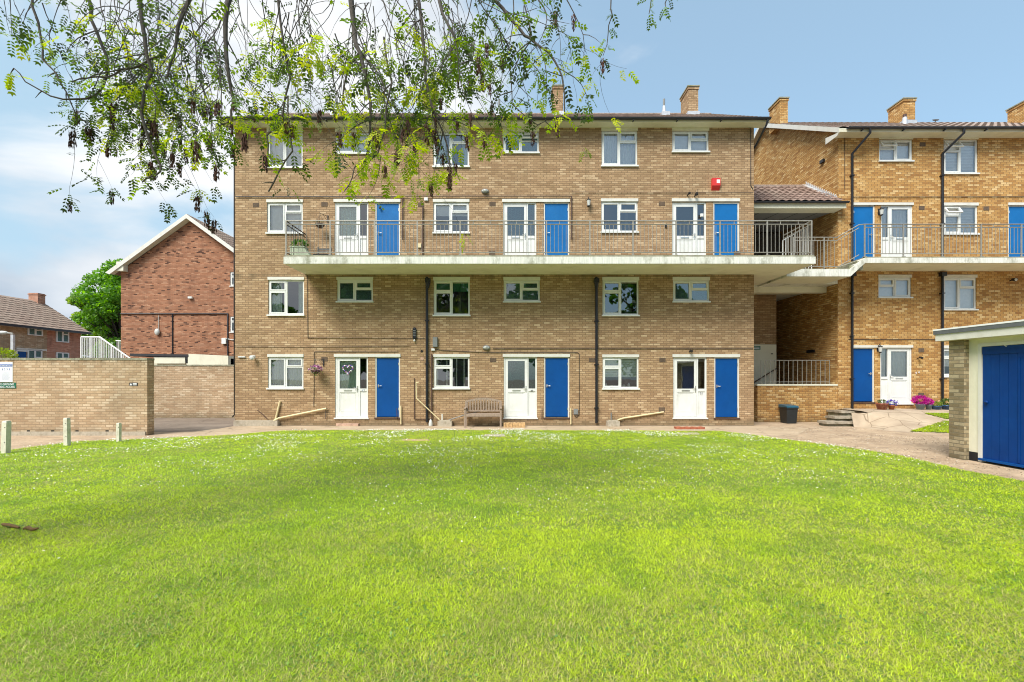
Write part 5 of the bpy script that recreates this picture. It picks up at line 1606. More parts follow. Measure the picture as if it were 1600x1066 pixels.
# ================================================================== THINGS ON THE PATH
# bench
bn = empty('garden_bench', (P(754, 0, 15.5).x, 15.55, 0), 'weathered wooden garden bench with a slatted curved back under the dark blind window', 'bench')
bxl, bxr = P(724, 0, 15.4).x + .02, P(784.5, 0, 15.4).x - .02
yf_, yb_ = 15.40, 15.82
k = MB()
for i in range(4): k.box(bxl + .03, bxr - .03, yf_ + .02 + i * .1, yf_ + .10 + i * .1, .42, .445)
k.box(bxl + .03, bxr - .03, yf_ - .005, yf_ + .018, .36, .44)
k.build('seat', M['wood_bench'], bn)
k = MB()
def btop(f_): return .80 + .10 * math.sin(math.pi * f_)
nseg = 16
for i in range(nseg):
    a, b = i / nseg, (i + 1) / nseg
    xa_, xb_ = bxl + (bxr - bxl) * a, bxl + (bxr - bxl) * b
    k.add([(xa_, yb_, btop(a)), (xb_, yb_, btop(b)), (xb_, yb_, btop(b) + .07), (xa_, yb_, btop(a) + .07), (xa_, yb_ + .035, btop(a)), (xb_, yb_ + .035, btop(b)), (xb_, yb_ + .035, btop(b) + .07), (xa_, yb_ + .035, btop(a) + .07)], [(0,1,2,3), (7,6,5,4), (3,2,6,7), (0,4,5,1)])
k.box(bxl + .04, bxr - .04, yb_, yb_ + .035, .50, .55)
n_ = 13
for i in range(n_):
    f_ = (i + .8) / (n_ + .6); x = bxl + (bxr - bxl) * f_; k.box(x - .022, x + .022, yb_ + .005, yb_ + .028, .55, btop(f_) + .005)
k.build('backrest', M['wood_bench'], bn)
for x in (bxl, bxr - .055):
    k = MB(); k.box(x, x + .055, yf_ - .01, yf_ + .045, 0, .62); k.build('leg', M['wood_bench'], bn)
    k = MB(); k.box(x, x + .055, yb_ - .01, yb_ + .05, 0, .83); k.build('leg', M['wood_bench'], bn)
    k = MB(); k.box(x - .01, x + .065, yf_ - .04, yb_ - .011, .621, .65); k.build('armrest', M['wood_bench'], bn)

# door steps
def step_thing(px0, px1, pyb, h_, d, mat, name, label, cat='step', n=1):
    g = G((px0 + px1) / 2, pyb); s_ = F / g.y
    x0, x1 = (px0 - CX) / s_, (px1 - CX) / s_
    r = empty(name, g, label, cat)
    for i in range(n):
        a = x0 + (x1 - x0) * i / n; b = x0 + (x1 - x0) * (i + 1) / n - .008
        k = MB(); rough_block(k, a, b, g.y, g.y + d, -.01, h_ + rnd.uniform(-.006, .006), i + int(px0)); k.build('block' if n > 1 else 'slab', M[mat], r)
step_thing(525, 560, 665.5, .075, .3, 'pink_step', 'door_step', 'pinkish stone step below the door with the heart wreath')
step_thing(787, 821, 668, .14, .28, 'buff_step', 'block_step', 'buff brick blocks set as a step by the door beside the bench', n=3)
step_thing(1057, 1102, 670.5, .05, .24, 'red_brick_step', 'tile_step', 'low red tile step below the dark brown glazed door', n=2)
# inspection covers and pale slabs
def cover(pts, name, label, mat='concrete', z=.03):
    gq = [G(a, b) for a, b in pts]
    c = sum(gq, Vector()) / len(gq)
    k = MB(); k.prism([(q.x, q.y, -.01) for q in gq], (0, 0, z + .01))
    k.build(name, M[mat], None, loc=(c.x, c.y, 0), label=label, cat='cover' if 'cover' in name else 'slab')
cover([(755, 683.4), (790, 683.4), (788, 680.2), (758, 680.2)], 'drain_cover', 'pale rectangular drain cover in the lawn below the bench')
cover([(627, 689.8), (672, 690), (668, 687.3), (633, 687.2)], 'sunken_slab', 'faint sandy slab sunk in the lawn left of the bench', 'pink_step', .02)
cover([(364, 682.3), (395, 683), (424, 679.5), (412, 677.6), (380, 678.6)], 'worn_slab', 'whitish worn slab on the path at the left corner of the lawn', 'concrete', .006)
cover([(1056, 680), (1094, 680), (1090, 677), (1062, 677)], 'path_slab', 'pale slab at the lawn edge below the brown glazed door', 'concrete', .02)
cover([(235, 690.5), (262, 688.5), (276, 690), (248, 692.2)], 'grate_cover', 'reddish metal grate cover on the path beyond the short bollard', 'red_brick_step', .006)

# bin
cb = Vector((cx_at(1232, 16.95), 16.95, 0.0))
bi = empty('bin', cb, 'black plastic bin with a blue lid standing before the low brick wall', 'bin')
k = MB(); s_ = F / cb.y; hw = 8.6 / s_; h_ = .58
pf = [(-hw*.85, -.2), (hw*.85, -.2), (hw*.85, .2), (-hw*.85, .2)]; pt = [(-hw, -.24), (hw, -.24), (hw, .24), (-hw, .24)]
k.add([(cb.x + a, cb.y + b, 0) for a, b in pf] + [(cb.x + a, cb.y + b, h_) for a, b in pt], [(0,3,2,1), (0,1,5,4), (1,2,6,5), (2,3,7,6), (3,0,4,7), (4,5,6,7)])
k.box(cb.x - hw * 1.06, cb.x + hw * 1.06, cb.y - .26, cb.y + .26, h_ - .05, h_ - .01)
k.build('body', M['bin'], bi)
k = MB(); k.prism([(cb.x - hw * 1.08, cb.y - .28, h_), (cb.x - hw * 1.08, cb.y + .26, h_), (cb.x - hw * 1.08, cb.y + .26, h_ + .09), (cb.x - hw * 1.08, cb.y - .22, h_ + .06)], (hw * 2.16, 0, 0))
k.build('lid', M['bin_lid'], bi)

# plants: small leaf cards in a blob
def foliage(c, rx_, ry_, rz_, n, size, seed, up=0.2):
    r = np.random.default_rng(seed)
    d = r.normal(size=(n, 3)); d /= np.linalg.norm(d, axis=1)[:, None]
    rad = r.uniform(.35, 1, n) ** .6
    p = d * rad[:, None] * np.array([rx_, ry_, rz_]) + np.array(c)
    return p
def cards(pts, size, cols, seed, name, parent=None, org_=(0, 0, 0), narrow=.5, droop=0.0, mat='leaf', **kw):
    r = np.random.default_rng(seed)
    n = len(pts)
    a = r.normal(size=(n, 3)); a[:, 2] -= droop; a /= np.linalg.norm(a, axis=1)[:, None]
    b = np.cross(a, r.normal(size=(n, 3))); b /= np.linalg.norm(b, axis=1)[:, None]
    s_ = size * r.uniform(.6, 1.3, n)[:, None]
    V = np.stack([pts - a * s_ * .5, pts + b * s_ * narrow * .5, pts + a * s_ * .5, pts - b * s_ * narrow * .5], 1).reshape(-1, 3)
    Fc = np.arange(4 * n).reshape(n, 4)
    cols = np.array(cols)
    ci = cols[r.integers(0, len(cols), n)] * r.uniform(.75, 1.25, n)[:, None]
    o0 = tuple(org(parent)) if parent is not None else org_
    return np_mesh(name, V, Fc, np.repeat(ci, 4, axis=0), M[mat], parent, o0, **kw)
def pot(px, pyb, w_px, h_px, mat, label, fol=None, flowers=None, Y=None, z0=None, ry=None, squat=1.0):
    Y = Y or 16.75
    s_ = F / Y
    c = Vector((cx_at(px, Y), Y, z0 if z0 is not None else terr_z(cx_at(px, Y), Y) ))
    r = empty('flower_pot', c, label, 'flower pot')
    rad = w_px / s_ / 2; h_ = h_px / s_
    k = MB(); k.lathe(c, [(.002, 0), (rad * .68, 0), (rad * .95, h_ * .8), (rad * 1.02, h_ * .82), (rad * 1.02, h_), (rad * .9, h_), (rad * .86, h_ * .85), (.002, h_ * .84)], 18)
    k.build('pot', M[mat], r)
    top = (c.x, c.y, c.z + h_)
    if fol:
        n, sz_, cols, rr, hh = fol
        p = foliage((top[0], top[1], top[2] + hh * .45), rr, rr, hh * .6, n, sz_, int(px)); cards(p, sz_, cols, int(px), 'foliage', r)
    if flowers:
        n, sz_, cols, rr, hh = flowers
        p = foliage((top[0], top[1], top[2] + hh * .45), rr, rr, hh * .62, n, sz_, int(px) + 1); cards(p, sz_, cols, int(px) + 1, 'flowers', r, narrow=.9)
    return r
GR = [(.06, .15, .02), (.10, .20, .03), (.15, .25, .05)]
pot(1378, 641, 17, 10, 'glazed_pot', 'large brown glazed pot with small succulents beside the blue door', (90, .07, [(.2, .22, .1), (.12, .2, .06)], .15, .14))
pot(1393, 641, 9, 7, 'terracotta', 'small terracotta pot with trailing violet blue flowers', (80, .05, GR, .15, .14), (170, .045, [(.10, .06, .45), (.18, .12, .6)], .20, .20))
pot(1438, 641, 13, 9, 'grey_pot', 'grey pot under the larger magenta flower mound', (60, .06, GR, .16, .1), (900, .045, [(.50, .01, .30), (.62, .03, .40), (.35, .005, .22)], .27, .30))
pot(1451, 641, 9, 8, 'grey_pot', 'smaller grey pot with a magenta mound on its right', (40, .06, GR, .1, .1), (420, .045, [(.50, .01, .30), (.62, .03, .40)], .15, .22))
pot(1463, 641, 14, 6, 'blue_pot', 'low slate blue planter of lime green leaves left of the downpipe foot', (260, .06, [(.25, .32, .05), (.18, .27, .04)], .18, .16))
pot(1479, 641, 14, 7, 'blue_pot', 'shiny deep blue pot with a bushy dark green plant', (420, .055, [(.08, .16, .03), (.14, .2, .05)], .19, .24))

# hanging baskets
def basket(px, py, Y, label, flowers, big=1.0, bracket_px=(1.5, -14)):
    c = P(px, py, Y)
    r = empty('hanging_basket', c, label, 'hanging basket')
    k = MB(); k.lathe((c.x, c.y, c.z - .02), [(.002, -.13), (.08, -.11), (.14, -.04), (.155, .0), (.15, .01)], 14); k.build('basket', M['brown_pipe'], r)
    k = MB()
    apx = Vector((c.x, c.y, c.z + .33))
    for t_ in (0, 2.1, 4.2): k.tube([(c.x + .15 * math.cos(t_), c.y + .15 * math.sin(t_), c.z), apx], .004, 4)
    k.build('chain', M['gutter'], r)
    k = MB()
    bx_ = c.x + .16
    k.tube([apx + Vector((0, 0, .0)), apx + Vector((0, 0, .03)), Vector((bx_ - .02, YF - .03, apx.z + .03))], .008, 5)
    k.box(bx_ - .015, bx_ + .015, YF - .02, YF - .001, apx.z - .2, apx.z + .06)
    k.tube([Vector((bx_, YF - .02, apx.z - .16)), apx.lerp(Vector((bx_, YF - .02, apx.z)), .45)], .006, 5)
    k.build('bracket', M['gutter'], r)
    if flowers:
        p = foliage((c.x, c.y, c.z + .03), .25 * big, .2, .15 * big, 200, .05, int(px)); cards(p, .055, [(.45, .2, .38), (.25, .07, .22), (.6, .45, .55)], int(px), 'flowers', r, narrow=.9)
        p = foliage((c.x, c.y, c.z - .03), .28 * big, .2, .2 * big, 90, .05, int(px) + 3); cards(p, .06, GR, int(px), 'foliage', r)
    else:
        p = foliage((c.x, c.y, c.z + .02), .16, .14, .07, 70, .05, int(px)); cards(p, .06, [(.18, .09, .05), (.1, .12, .04)], int(px), 'foliage', r)
basket(493, 578, 15.7, 'hanging basket of pink and purple flowers on the ground floor wall', True)
basket(500, 350, 15.72, 'small bare hanging basket on the balcony wall', False)

# heart wreath on the first door
c = P(544, 577, YF + .015)
wr = empty('heart_wreath', c, 'heart shaped wreath of pink and purple roses hung on a white door', 'wreath')
k = MB(); hp = []
for i in range(25):
    t_ = 2 * math.pi * i / 24
    hp.append((c.x + .17 * math.sin(t_) ** 3, c.y - .02, c.z + .0105 * (13 * math.cos(t_) - 5 * math.cos(2 * t_) - 2 * math.cos(3 * t_) - math.cos(4 * t_))))
k.tube(hp, .015, 6, False); k.build('ring', M['brown_pipe'], wr)
for nm, mt, ph in (('pink_rose', 'pink', 0), ('purple_rose', 'violet', 1), ('white_rose', 'curtain_white', 2)):
    k = MB()
    for i in range(ph, 24, 3): k.ball(Vector(hp[i]) + Vector((0, -.012, 0)), .026, 1, .8, .9, 7, 5)
    k.build(nm, M[mt], wr)

# planter, chairs and things on the balcony
yd = 15.25; zd = zb1 + .056
ps = F / yd
pr_ = empty('balcony_planter', (cx_at(473, yd), yd, zd), 'sage green planter trough with leafy plants behind the balcony rail', 'planter')
k = MB(); pa, pb = cx_at(456, yd), cx_at(478, yd)
k.box(pa, pb, yd - .15, yd + .15, zd, zd + .42)
k.prism([(pb + .002, yd - .15, zd), (pb + .30, yd - .15, zd), (pb + .002, yd - .15, zd + .40)], (0, .3, 0))
k.box(pa - .02, pb + .02, yd - .17, yd + .17, zd + .42, zd + .45); k.build('trough', M['planter_green'], pr_)
p = foliage(((pa + pb) / 2 + .03, yd, zd + .56), .30, .16, .17, 330, .06, 5); cards(p, .08, [(.09, .2, .03), (.14, .27, .05), (.05, .13, .02)], 5, 'foliage', pr_)
cs = empty('garden_chair', (cx_at(502, 15.4), 15.4, zd), 'low dark slatted seat beside the sage planter on the balcony', 'seat')
a, b = cx_at(492, 15.4), cx_at(514, 15.4)
k = MB()
for i in range(4): k.box(a, b, 15.25 + i * .09, 15.32 + i * .09, zd + .22, zd + .24)
k.build('seat', M['chair_grey'], cs)
k = MB()
for i in range(3): k.box(a, b, 15.62, 15.64, zd + .27 + i * .09, zd + .33 + i * .09)
k.build('backrest', M['chair_grey'], cs)
for x in (a, b - .04):
    for y in (15.26, 15.6):
        k = MB(); k.box(x, x + .035, y, y + .035, zd, zd + (.22 if y < 15.5 else .56)); k.build('leg', M['chair_grey'], cs)
# fallen twigs
for pts, lab in (([(4, 824), (12, 827), (22, 827.5), (30, 831)], 'curved brown fallen twig on the lawn at the far left edge'), ([(37, 831.5), (44, 831), (50, 833), (60, 832)], 'shorter brown fallen twig lying right of the curved one')):
    gq = [G(a, b) + Vector((0, 0, .035 + .01 * (i % 2))) for i, (a, b) in enumerate(pts)]
    k = MB(); k.tube(gq, [.014, .02, .018, .010], 6); k.build('fallen_twig', M['twig'], None, loc=(gq[0].x, gq[0].y, 0), label=lab, cat='twig')

# ================================================================== TREES
def crown_points(blobs, n, seed):
    r = np.random.default_rng(seed)
    vol = np.array([b[3] * b[4] * b[5] for b in blobs]); pick = r.choice(len(blobs), n, p=vol ** .75 / (vol ** .75).sum())
    B = np.array(blobs)[pick]
    d = r.normal(size=(n, 3)); d /= np.linalg.norm(d, axis=1)[:, None]
    rad = r.uniform(.25, 1.0, n) ** .45
    return B[:, :3] + d * rad[:, None] * B[:, 3:6]
def big_tree(name, base, h_, rad, n, size, label, seed, cols, group=None, squash=1.0):
    r = random.Random(seed)
    root = empty(name, base, label, 'tree', group)
    bx_, by_, bz_ = base
    k = MB(); th = h_ * .35
    k.tube([(bx_, by_, bz_), (bx_ + .1, by_, bz_ + th * .5), (bx_, by_, bz_ + th)], [h_ * .032, h_ * .025, h_ * .02], 8)
    blobs = []
    for i in range(95):
        t_ = r.uniform(0, 6.28); f_ = r.random() ** .7
        z = bz_ + h_ * r.uniform(.16, .93)
        wz = math.sin(math.pi * min(1, max(0.05, (z - bz_) / h_ - .08))) ** .7
        x = bx_ + rad * f_ * wz * math.cos(t_) * .85; y = by_ + rad * f_ * wz * math.sin(t_) * .85
        q = rad * r.uniform(.13, .26)
        blobs.append((x, y, z, q, q, q * .72))
        k.tube([(bx_, by_, bz_ + th * r.uniform(.7, 1)), ((bx_ + x) / 2, (by_ + y) / 2, bz_ + th + (z - bz_ - th) * .6), (x, y, z)], [h_ * .007, h_ * .005, h_ * .002], 5, False)
    k.build('trunk', M['bark'], root)
    # a thin scatter of sprays beyond the clumps breaks the outline
    blobs += [(b_[0], b_[1], b_[2], b_[3] * 1.7, b_[4] * 1.7, b_[5] * 1.7) for b_ in blobs[::6]]
    cards(crown_points(blobs, n, seed), size, cols, seed, 'crown', root, narrow=.65, kind='stuff')
    return root
big_tree('leafy_tree', (cx_at(160, 46), 46, 0), 11.0, 3.0, 26000, .30, 'bushy bright green tree behind the outside stair, its top open to the sky', 3, [(.20, .33, .045), (.28, .42, .05), (.36, .50, .07), (.10, .19, .03)])
sb = empty('shrub', P(2, 560, 22), 'yellow green shrub top showing over the wall at the picture edge', 'shrub')
cards(foliage(P(1, 556, 22), .7, .5, .4, 900, .1, 44), .11, [(.30, .36, .04), (.2, .3, .03)], 44, 'foliage', sb)
big_tree('leafy_tree', (cx_at(192, 40), 40, 0), 12.0, 3.4, 18000, .26, 'paler green tree partly hidden by the left edge of the red house', 8, [(.14, .32, .02), (.20, .40, .03), (.09, .22, .02)])
# a row of trees behind the camera, which the window panes mirror
for i, (x, y, h_, sd_) in enumerate(((-17, -17, 16, 21), (-6, -20, 17, 22), (5, -18, 16, 23), (16, -20, 17.5, 24), (27, -17, 15, 25), (-29, -18, 16, 26))):
    big_tree('park_tree', (x, y, 0), h_, 5.6, 5000, .75, 'broad green tree in the row facing the block across the lawn', sd_, [(.05, .13, .02), (.08, .19, .03), (.03, .08, .015)], 'trees across the lawn')

# ---- the overhanging ash tree: trunk outside the picture on the left, boughs reaching over
ash = empty('ash_tree', (-6.3, 3.6, 0), 'overhanging ash tree whose drooping leafy twigs fill the upper left', 'tree')
wood = MB()
r = random.Random(11)
nr = np.random.default_rng(11)
wood.tube([(-6.3, 3.6, -.1), (-6.25, 3.6, 1.2), (-6.1, 3.65, 3.0), (-5.7, 3.8, 4.8), (-5.0, 4.0, 6.6)], [.42, .33, .28, .24, .19], 12)
boughs = [
    [(-6.1, 3.65, 3.6), (-5.6, 4.2, 6.4), (-4.0, 4.8, 8.0), (-2.0, 5.4, 8.0), (0.4, 5.6, 8.2), (2.2, 5.9, 7.8)],
    [(-5.7, 3.8, 4.8), (-5.2, 4.6, 7.0), (-3.4, 5.3, 8.2), (-1.6, 5.9, 8.4), (0.2, 6.1, 8.2)],
    [(-5.9, 3.7, 4.4), (-5.9, 4.6, 6.6), (-5.0, 5.4, 8.0), (-3.8, 5.9, 8.6), (-2.4, 6.2, 8.4)],
    [(-5.0, 4.0, 6.6), (-3.4, 3.0, 8.0), (-1.2, 1.6, 8.8), (1.2, .0, 9.0), (3.2, -1.0, 8.8)], [(-6.1, 3.65, 3.6), (-5.6, 1.5, 5.6), (-4.0, -1.2, 7.2), (-2.0, -3.4, 8.0), (.2, -5, 8.4)]]
for b_ in boughs: wood.tube(b_, [.15, .12, .09, .07, .045, .02][:len(b_)] if len(b_) > 5 else [.13, .10, .08, .05, .02], 8)

leafV, leafC = [], []
keyspots = []
LIT_TINTS = np.array([(.30, .40, .012), (.42, .50, .015), (.22, .34, .012), (.50, .54, .02)])  # light put into the leaf colour: sunlit tints before the facade
SILHOUETTE_TINTS = np.array([(.035, .055, .018), (.055, .09, .018), (.09, .16, .015), (.16, .25, .015)])  # dark of backlit leaves against the sky, also put into the colour
def rot_about(v, ax, an):
    return Matrix.Rotation(an, 3, ax) @ v
def compound_leaf(p, d, L_, bright):
    """pinnate leaf: rachis from p along d, with pairs of leaflets"""
    d = d.normalized()
    side = d.cross(Vector((r.uniform(-.3, .3), r.uniform(-.3, .3), 1))).normalized()
    nrm = side.cross(d)
    npair = r.choice((4, 4, 5, 5))
    col = (LIT_TINTS if bright else SILHOUETTE_TINTS)[r.randrange(4)] * r.uniform(.8, 1.25)
    q = p.copy(); dd = d.copy()
    stepL = L_ / (npair + 1)
    for i in range(npair + 1):
        dd = (dd + Vector((0, 0, -.10))).normalized()
        q2 = q + dd * stepL
        ll = stepL * r.uniform(1.15, 1.55)
        outs = []
        if i >= 1 or npair < 4:
            for s_ in (-1, 1):
                outs.append((side * s_ * .85 + dd * .55 + nrm * r.uniform(-.25, .25) + Vector((0, 0, -.15))).normalized())
        if i == npair: outs.append(dd)
        for o_ in outs:
            w_ = o_.cross(nrm).normalized() * ll * .25
            m_ = q2 + o_ * ll * .45
            leafV.extend((q2[:], (m_ + w_)[:], (q2 + o_ * ll)[:], (m_ - w_)[:]))
            cc_ = col * r.uniform(.9, 1.1)
            leafC.extend([cc_] * 4)
        q = q2
def twig_from(p, d, Ln, rad, depth, leafy, bright, keyp=.5):
    """a drooping, wavering twig with leaves at its nodes"""
    n = max(3, int(Ln / .11))
    pts = [p.copy()]; q = p.copy(); dd = d.normalized()
    wob = Vector((r.uniform(-1, 1), r.uniform(-.6, .6), 0)) * .22
    for i in range(n):
        if r.random() < .4: wob = Vector((r.uniform(-1, 1), r.uniform(-.6, .6), r.uniform(-.2, .5))) * .5
        end = i > n * .78
        dd = (dd + wob * .55 + Vector((0, 0, -.20 if not end else .22))).normalized()
        q = q + dd * (Ln / n); pts.append(q.copy())
        if depth > 0 and 1 < i < n - 1 and r.random() < (.26 if depth > 1 else .20):
            s_ = Vector((r.uniform(-1, 1), r.uniform(-.8, .8), r.uniform(-.5, .25)))
            twig_from(q, (dd * .35 + s_).normalized(), Ln * r.uniform(.3, .6), rad * .6, depth - 1, leafy, bright, keyp)
        if r.random() < leafy * ((.46 if i > n * .3 else .30) if not bright else (.07 if i > n * .5 else .02)):
            for _ in range(r.choice((1, 1, 2))):
                a_ = Vector((r.uniform(-1, 1), r.uniform(-1, 1), r.uniform(-.9, .2)))
                compound_leaf(q, a_, r.uniform(.13, .24), bright)
        if r.random() < .10 * keyp: keyspots.append(q.copy())
    wood.tube(pts, [rad * (1 - .7 * i / n) for i in range(len(pts))], 4, False)
    if r.random() < leafy * (1.1 if not bright else .75):
        for _ in range(r.choice((4, 5, 7)) if bright else r.choice((2, 3, 4))):
            a_ = dd * .4 + Vector((r.uniform(-1, 1), r.uniform(-1, 1), r.uniform(-1, .45)))
            compound_leaf(q - dd * r.uniform(0, .1), a_, r.uniform(.13, .22) if bright else r.uniform(.13, .22), bright)
    if r.random() < keyp: keyspots.append(q.copy())
ex = [0, 60, 130, 160, 190, 215, 250, 300, 350, 385, 420, 450, 490, 520, 560, 620, 680, 715, 745, 780, 830, 880, 900]
ey = [50, 60, 110, 110, 170, 255, 235, 265, 250, 190, 150, 190, 200, 285, 300, 290, 275, 270, 200, 185, 175, 180, 60]
facade_reach = lambda px: 1.0 if px < 370 else (1.0 if r.random() < .34 else .62)
def env(px): return float(np.interp(px, ex, ey))
# main limbs traced on their own depths
def limb(pts, Y0, Y1, r0, r1):
    q = [P(a, b, Y0 + (Y1 - Y0) * i / (len(pts) - 1)) for i, (a, b) in enumerate(pts)]
    sm = []
    for i in range(len(q) - 1):
        for f_ in (0, .5):
            sm.append(q[i].lerp(q[i+1], f_) + Vector((r.uniform(-.015, .015), r.uniform(-.03, .03), r.uniform(-.01, .01))))
    sm.append(q[-1])
    wood.tube(sm, [r0 + (r1 - r0) * i / (len(sm) - 1) for i in range(len(sm))], 6)
    return sm
LIMBS = [
    ([(330, -60), (300, -5), (278, 40), (272, 80), (262, 120)], 5.2, 5.0, .026, .010),
    ([(372, -60), (358, 10), (350, 60), (356, 110), (366, 160), (362, 190)], 5.2, 5.0, .03, .010),
    ([(205, -60), (218, 0), (226, 60), (234, 110), (222, 175), (232, 215), (250, 258), (243, 275), (222, 285)], 5.3, 5.0, .024, .007),
    ([(545, -80), (548, 10), (552, 60), (562, 85), (574, 125), (580, 190), (575, 240)], 5.4, 5.2, .036, .010),
    ([(562, 80), (545, 100), (537, 135), (535, 180)], 5.4, 5.2, .018, .008),
    ([(640, -80), (655, 0), (660, 60), (664, 120), (676, 170), (692, 205), (702, 250)], 5.4, 5.1, .024, .008),
    ([(740, -80), (772, 0), (798, 32), (820, 55), (838, 68), (868, 92), (878, 120), (882, 180)], 5.7, 5.5, .022, .008),
    ([(672, -60), (690, 20), (712, 62), (738, 92), (752, 110)], 5.5, 5.3, .02, .008),
    ([(112, -70), (140, 10), (152, 50), (168, 92), (166, 120), (148, 150), (120, 157), (78, 150), (42, 128), (22, 107)], 5.6, 5.4, .020, .005),
    ([(40, -60), (52, 12), (62, 50), (63, 90), (88, 115), (105, 145), (118, 178), (125, 188)], 5.6, 5.4, .015, .004),
    ([(250, 85), (220, 100), (190, 110), (165, 118), (140, 124), (112, 128)], 5.2, 5.3, .014, .006),
    ([(600, 60), (610, 130), (600, 200), (590, 240), (555, 262), (545, 290)], 5.2, 5.0, .012, .005),
    ([(430, -60), (440, 40), (450, 120), (442, 185), (415, 210), (418, 240), (430, 260)], 5.2, 5.0, .014, .005),
    ([(420, 300), (436, 270), (456, 235), (452, 200), (450, 150)], 5.1, 5.2, .008, .008),
    ([(955, -60), (957, 10), (952, 40), (948, 70), (942, 88)], 5.0, 5.0, .008, .003),
    ([(1010, -40), (1018, 0), (1014, 22)], 5.0, 5.0, .008, .004), ([(1060, -50), (1045, -6), (1040, 10)], 5.0, 5.0, .008, .004),
    ([(820, 10), (830, 60), (798, 120), (802, 165), (840, 195), (852, 190)], 5.4, 5.4, .008, .004),
]
for li, (pts, Y0, Y1, r0, r1) in enumerate(LIMBS):
    sm = limb(pts, Y0, Y1, r0, r1)
    dens = 1.0 if li < 8 else .55
    if li in (14, 15, 16):
        for q in sm[2:]:
            for _ in range(2): compound_leaf(q, Vector((r.uniform(-1, 1), r.uniform(-1, 1), r.uniform(-1, 0))), r.uniform(.10, .17), False)
        keyspots.append(sm[-1])
        continue
    for i, q in enumerate(sm[1:]):
        if r.random() < .62 * dens:
            py_ = HY - (q.z - H) / q.y * F; px_ = CX + q.x / q.y * F
            room = max(.12, (env(px_) - py_) / F * q.y)
            d_ = Vector((r.uniform(-1, 1), r.uniform(-.5, .5), r.uniform(-.8, .1)))
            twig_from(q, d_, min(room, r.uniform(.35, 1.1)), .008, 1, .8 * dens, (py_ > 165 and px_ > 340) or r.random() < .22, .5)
    if r.random() < .9: keyspots.append(sm[-1])
    if li not in (8, 9): compound_leaf(sm[-1], Vector((r.uniform(-1, 1), 0, -.5)), .2, True)
# curtain of hanging twigs
W_ = [(130, 180, 5), (185, 260, 19), (260, 350, 25), (350, 430, 11), (430, 520, 14), (520, 620, 20), (620, 710, 19), (710, 780, 10), (780, 880, 8), (0, 110, 12)]
for a_, b_, cnt in W_:
    for _ in range(cnt):
        px_ = r.uniform(a_, b_)
        e = env(px_) * facade_reach(px_)
        py_ = r.uniform(-90, e * .55)
        Y_ = r.uniform(4.6, 6.3)
        q = P(px_, py_, Y_)
        room = (e * r.uniform(.75, 1.05) - py_) / F * Y_
        if a_ == 0: room = min(room, .6)
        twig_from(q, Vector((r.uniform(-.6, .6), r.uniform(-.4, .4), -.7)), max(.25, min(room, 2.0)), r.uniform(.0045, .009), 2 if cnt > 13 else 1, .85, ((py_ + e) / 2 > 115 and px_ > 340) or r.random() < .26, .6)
# leafy crown above the picture, added out of view to shade the near lawn
for _ in range(110):
    q = Vector((r.uniform(-7.5, 5.0), r.uniform(-6.0, .8) if _ > 12 else r.uniform(1.5, 7), 0)); q.z = max(6.3, H + .86 * q.y + .9) + r.uniform(0, 2.2)
    twig_from(q, Vector((r.uniform(-1, 1), r.uniform(-1, 1), r.uniform(-.1, .6))), r.uniform(.4, .9), .01, 2, 1.0, False, 0)
wood.build('branches', M['bark'], ash, recalc=False)
LV = np.array(leafV); LC = np.array(leafC)
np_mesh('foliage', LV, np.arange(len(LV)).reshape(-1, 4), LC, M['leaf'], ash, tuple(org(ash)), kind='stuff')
print('leaflets', len(LV) // 4, 'keys', len(keyspots))
# bunches of dry keys
def key_bunch_mesh(seed):
    rr = random.Random(seed); k = MB()
    for i in range(46):
        t_ = rr.uniform(0, 6.28); z = -rr.uniform(0, .11)
        a = Vector((0, 0, z * .5)); b = Vector((math.cos(t_) * rr.uniform(.005, .026), math.sin(t_) * rr.uniform(.005, .026), z - .02))
        dn = Vector((rr.uniform(-.3, .3), rr.uniform(-.3, .3), -1)).normalized(); sd_ = dn.cross(Vector((math.cos(t_), math.sin(t_), 0.1))).normalized() * .0065
        k.add([b, b + dn * .016 + sd_, b + dn * .038, b + dn * .016 - sd_], [(0, 1, 2, 3)])
        k.add([a, b, b + Vector((.0012, 0, 0))], [(0, 1, 2)])
    return k
protos = [key_bunch_mesh(s).build('seed_bunch', M['keys'], None, recalc=False) for s in (1, 2, 3)]
for o in protos: o.parent = ash
vis = [q for q in keyspots if q.y > 2 and HY - (q.z - H) / q.y * F > 10 and -20 < CX + q.x / q.y * F < 1080]
r.shuffle(vis)
print('visible keys', len(vis))
vis.sort(key=lambda q: 0 if HY - (q.z - H) / q.y * F > 150 or CX + q.x / q.y * F > 700 else 1)
low_ = [q for q in vis if HY - (q.z - H) / q.y * F > 150][:58]
vis = low_ + [q for q in vis if q not in low_][::2]
for i, q in enumerate(vis[:98]):
    o = protos[i] if i < 3 else protos[i % 3].copy()
    if i >= 3: COL.objects.link(o); o.parent = ash
    o.location = q - org(ash); s_ = r.uniform(1.0, 1.7); o.scale = (s_, s_, s_); o.rotation_euler = (0, 0, r.uniform(0, 6))

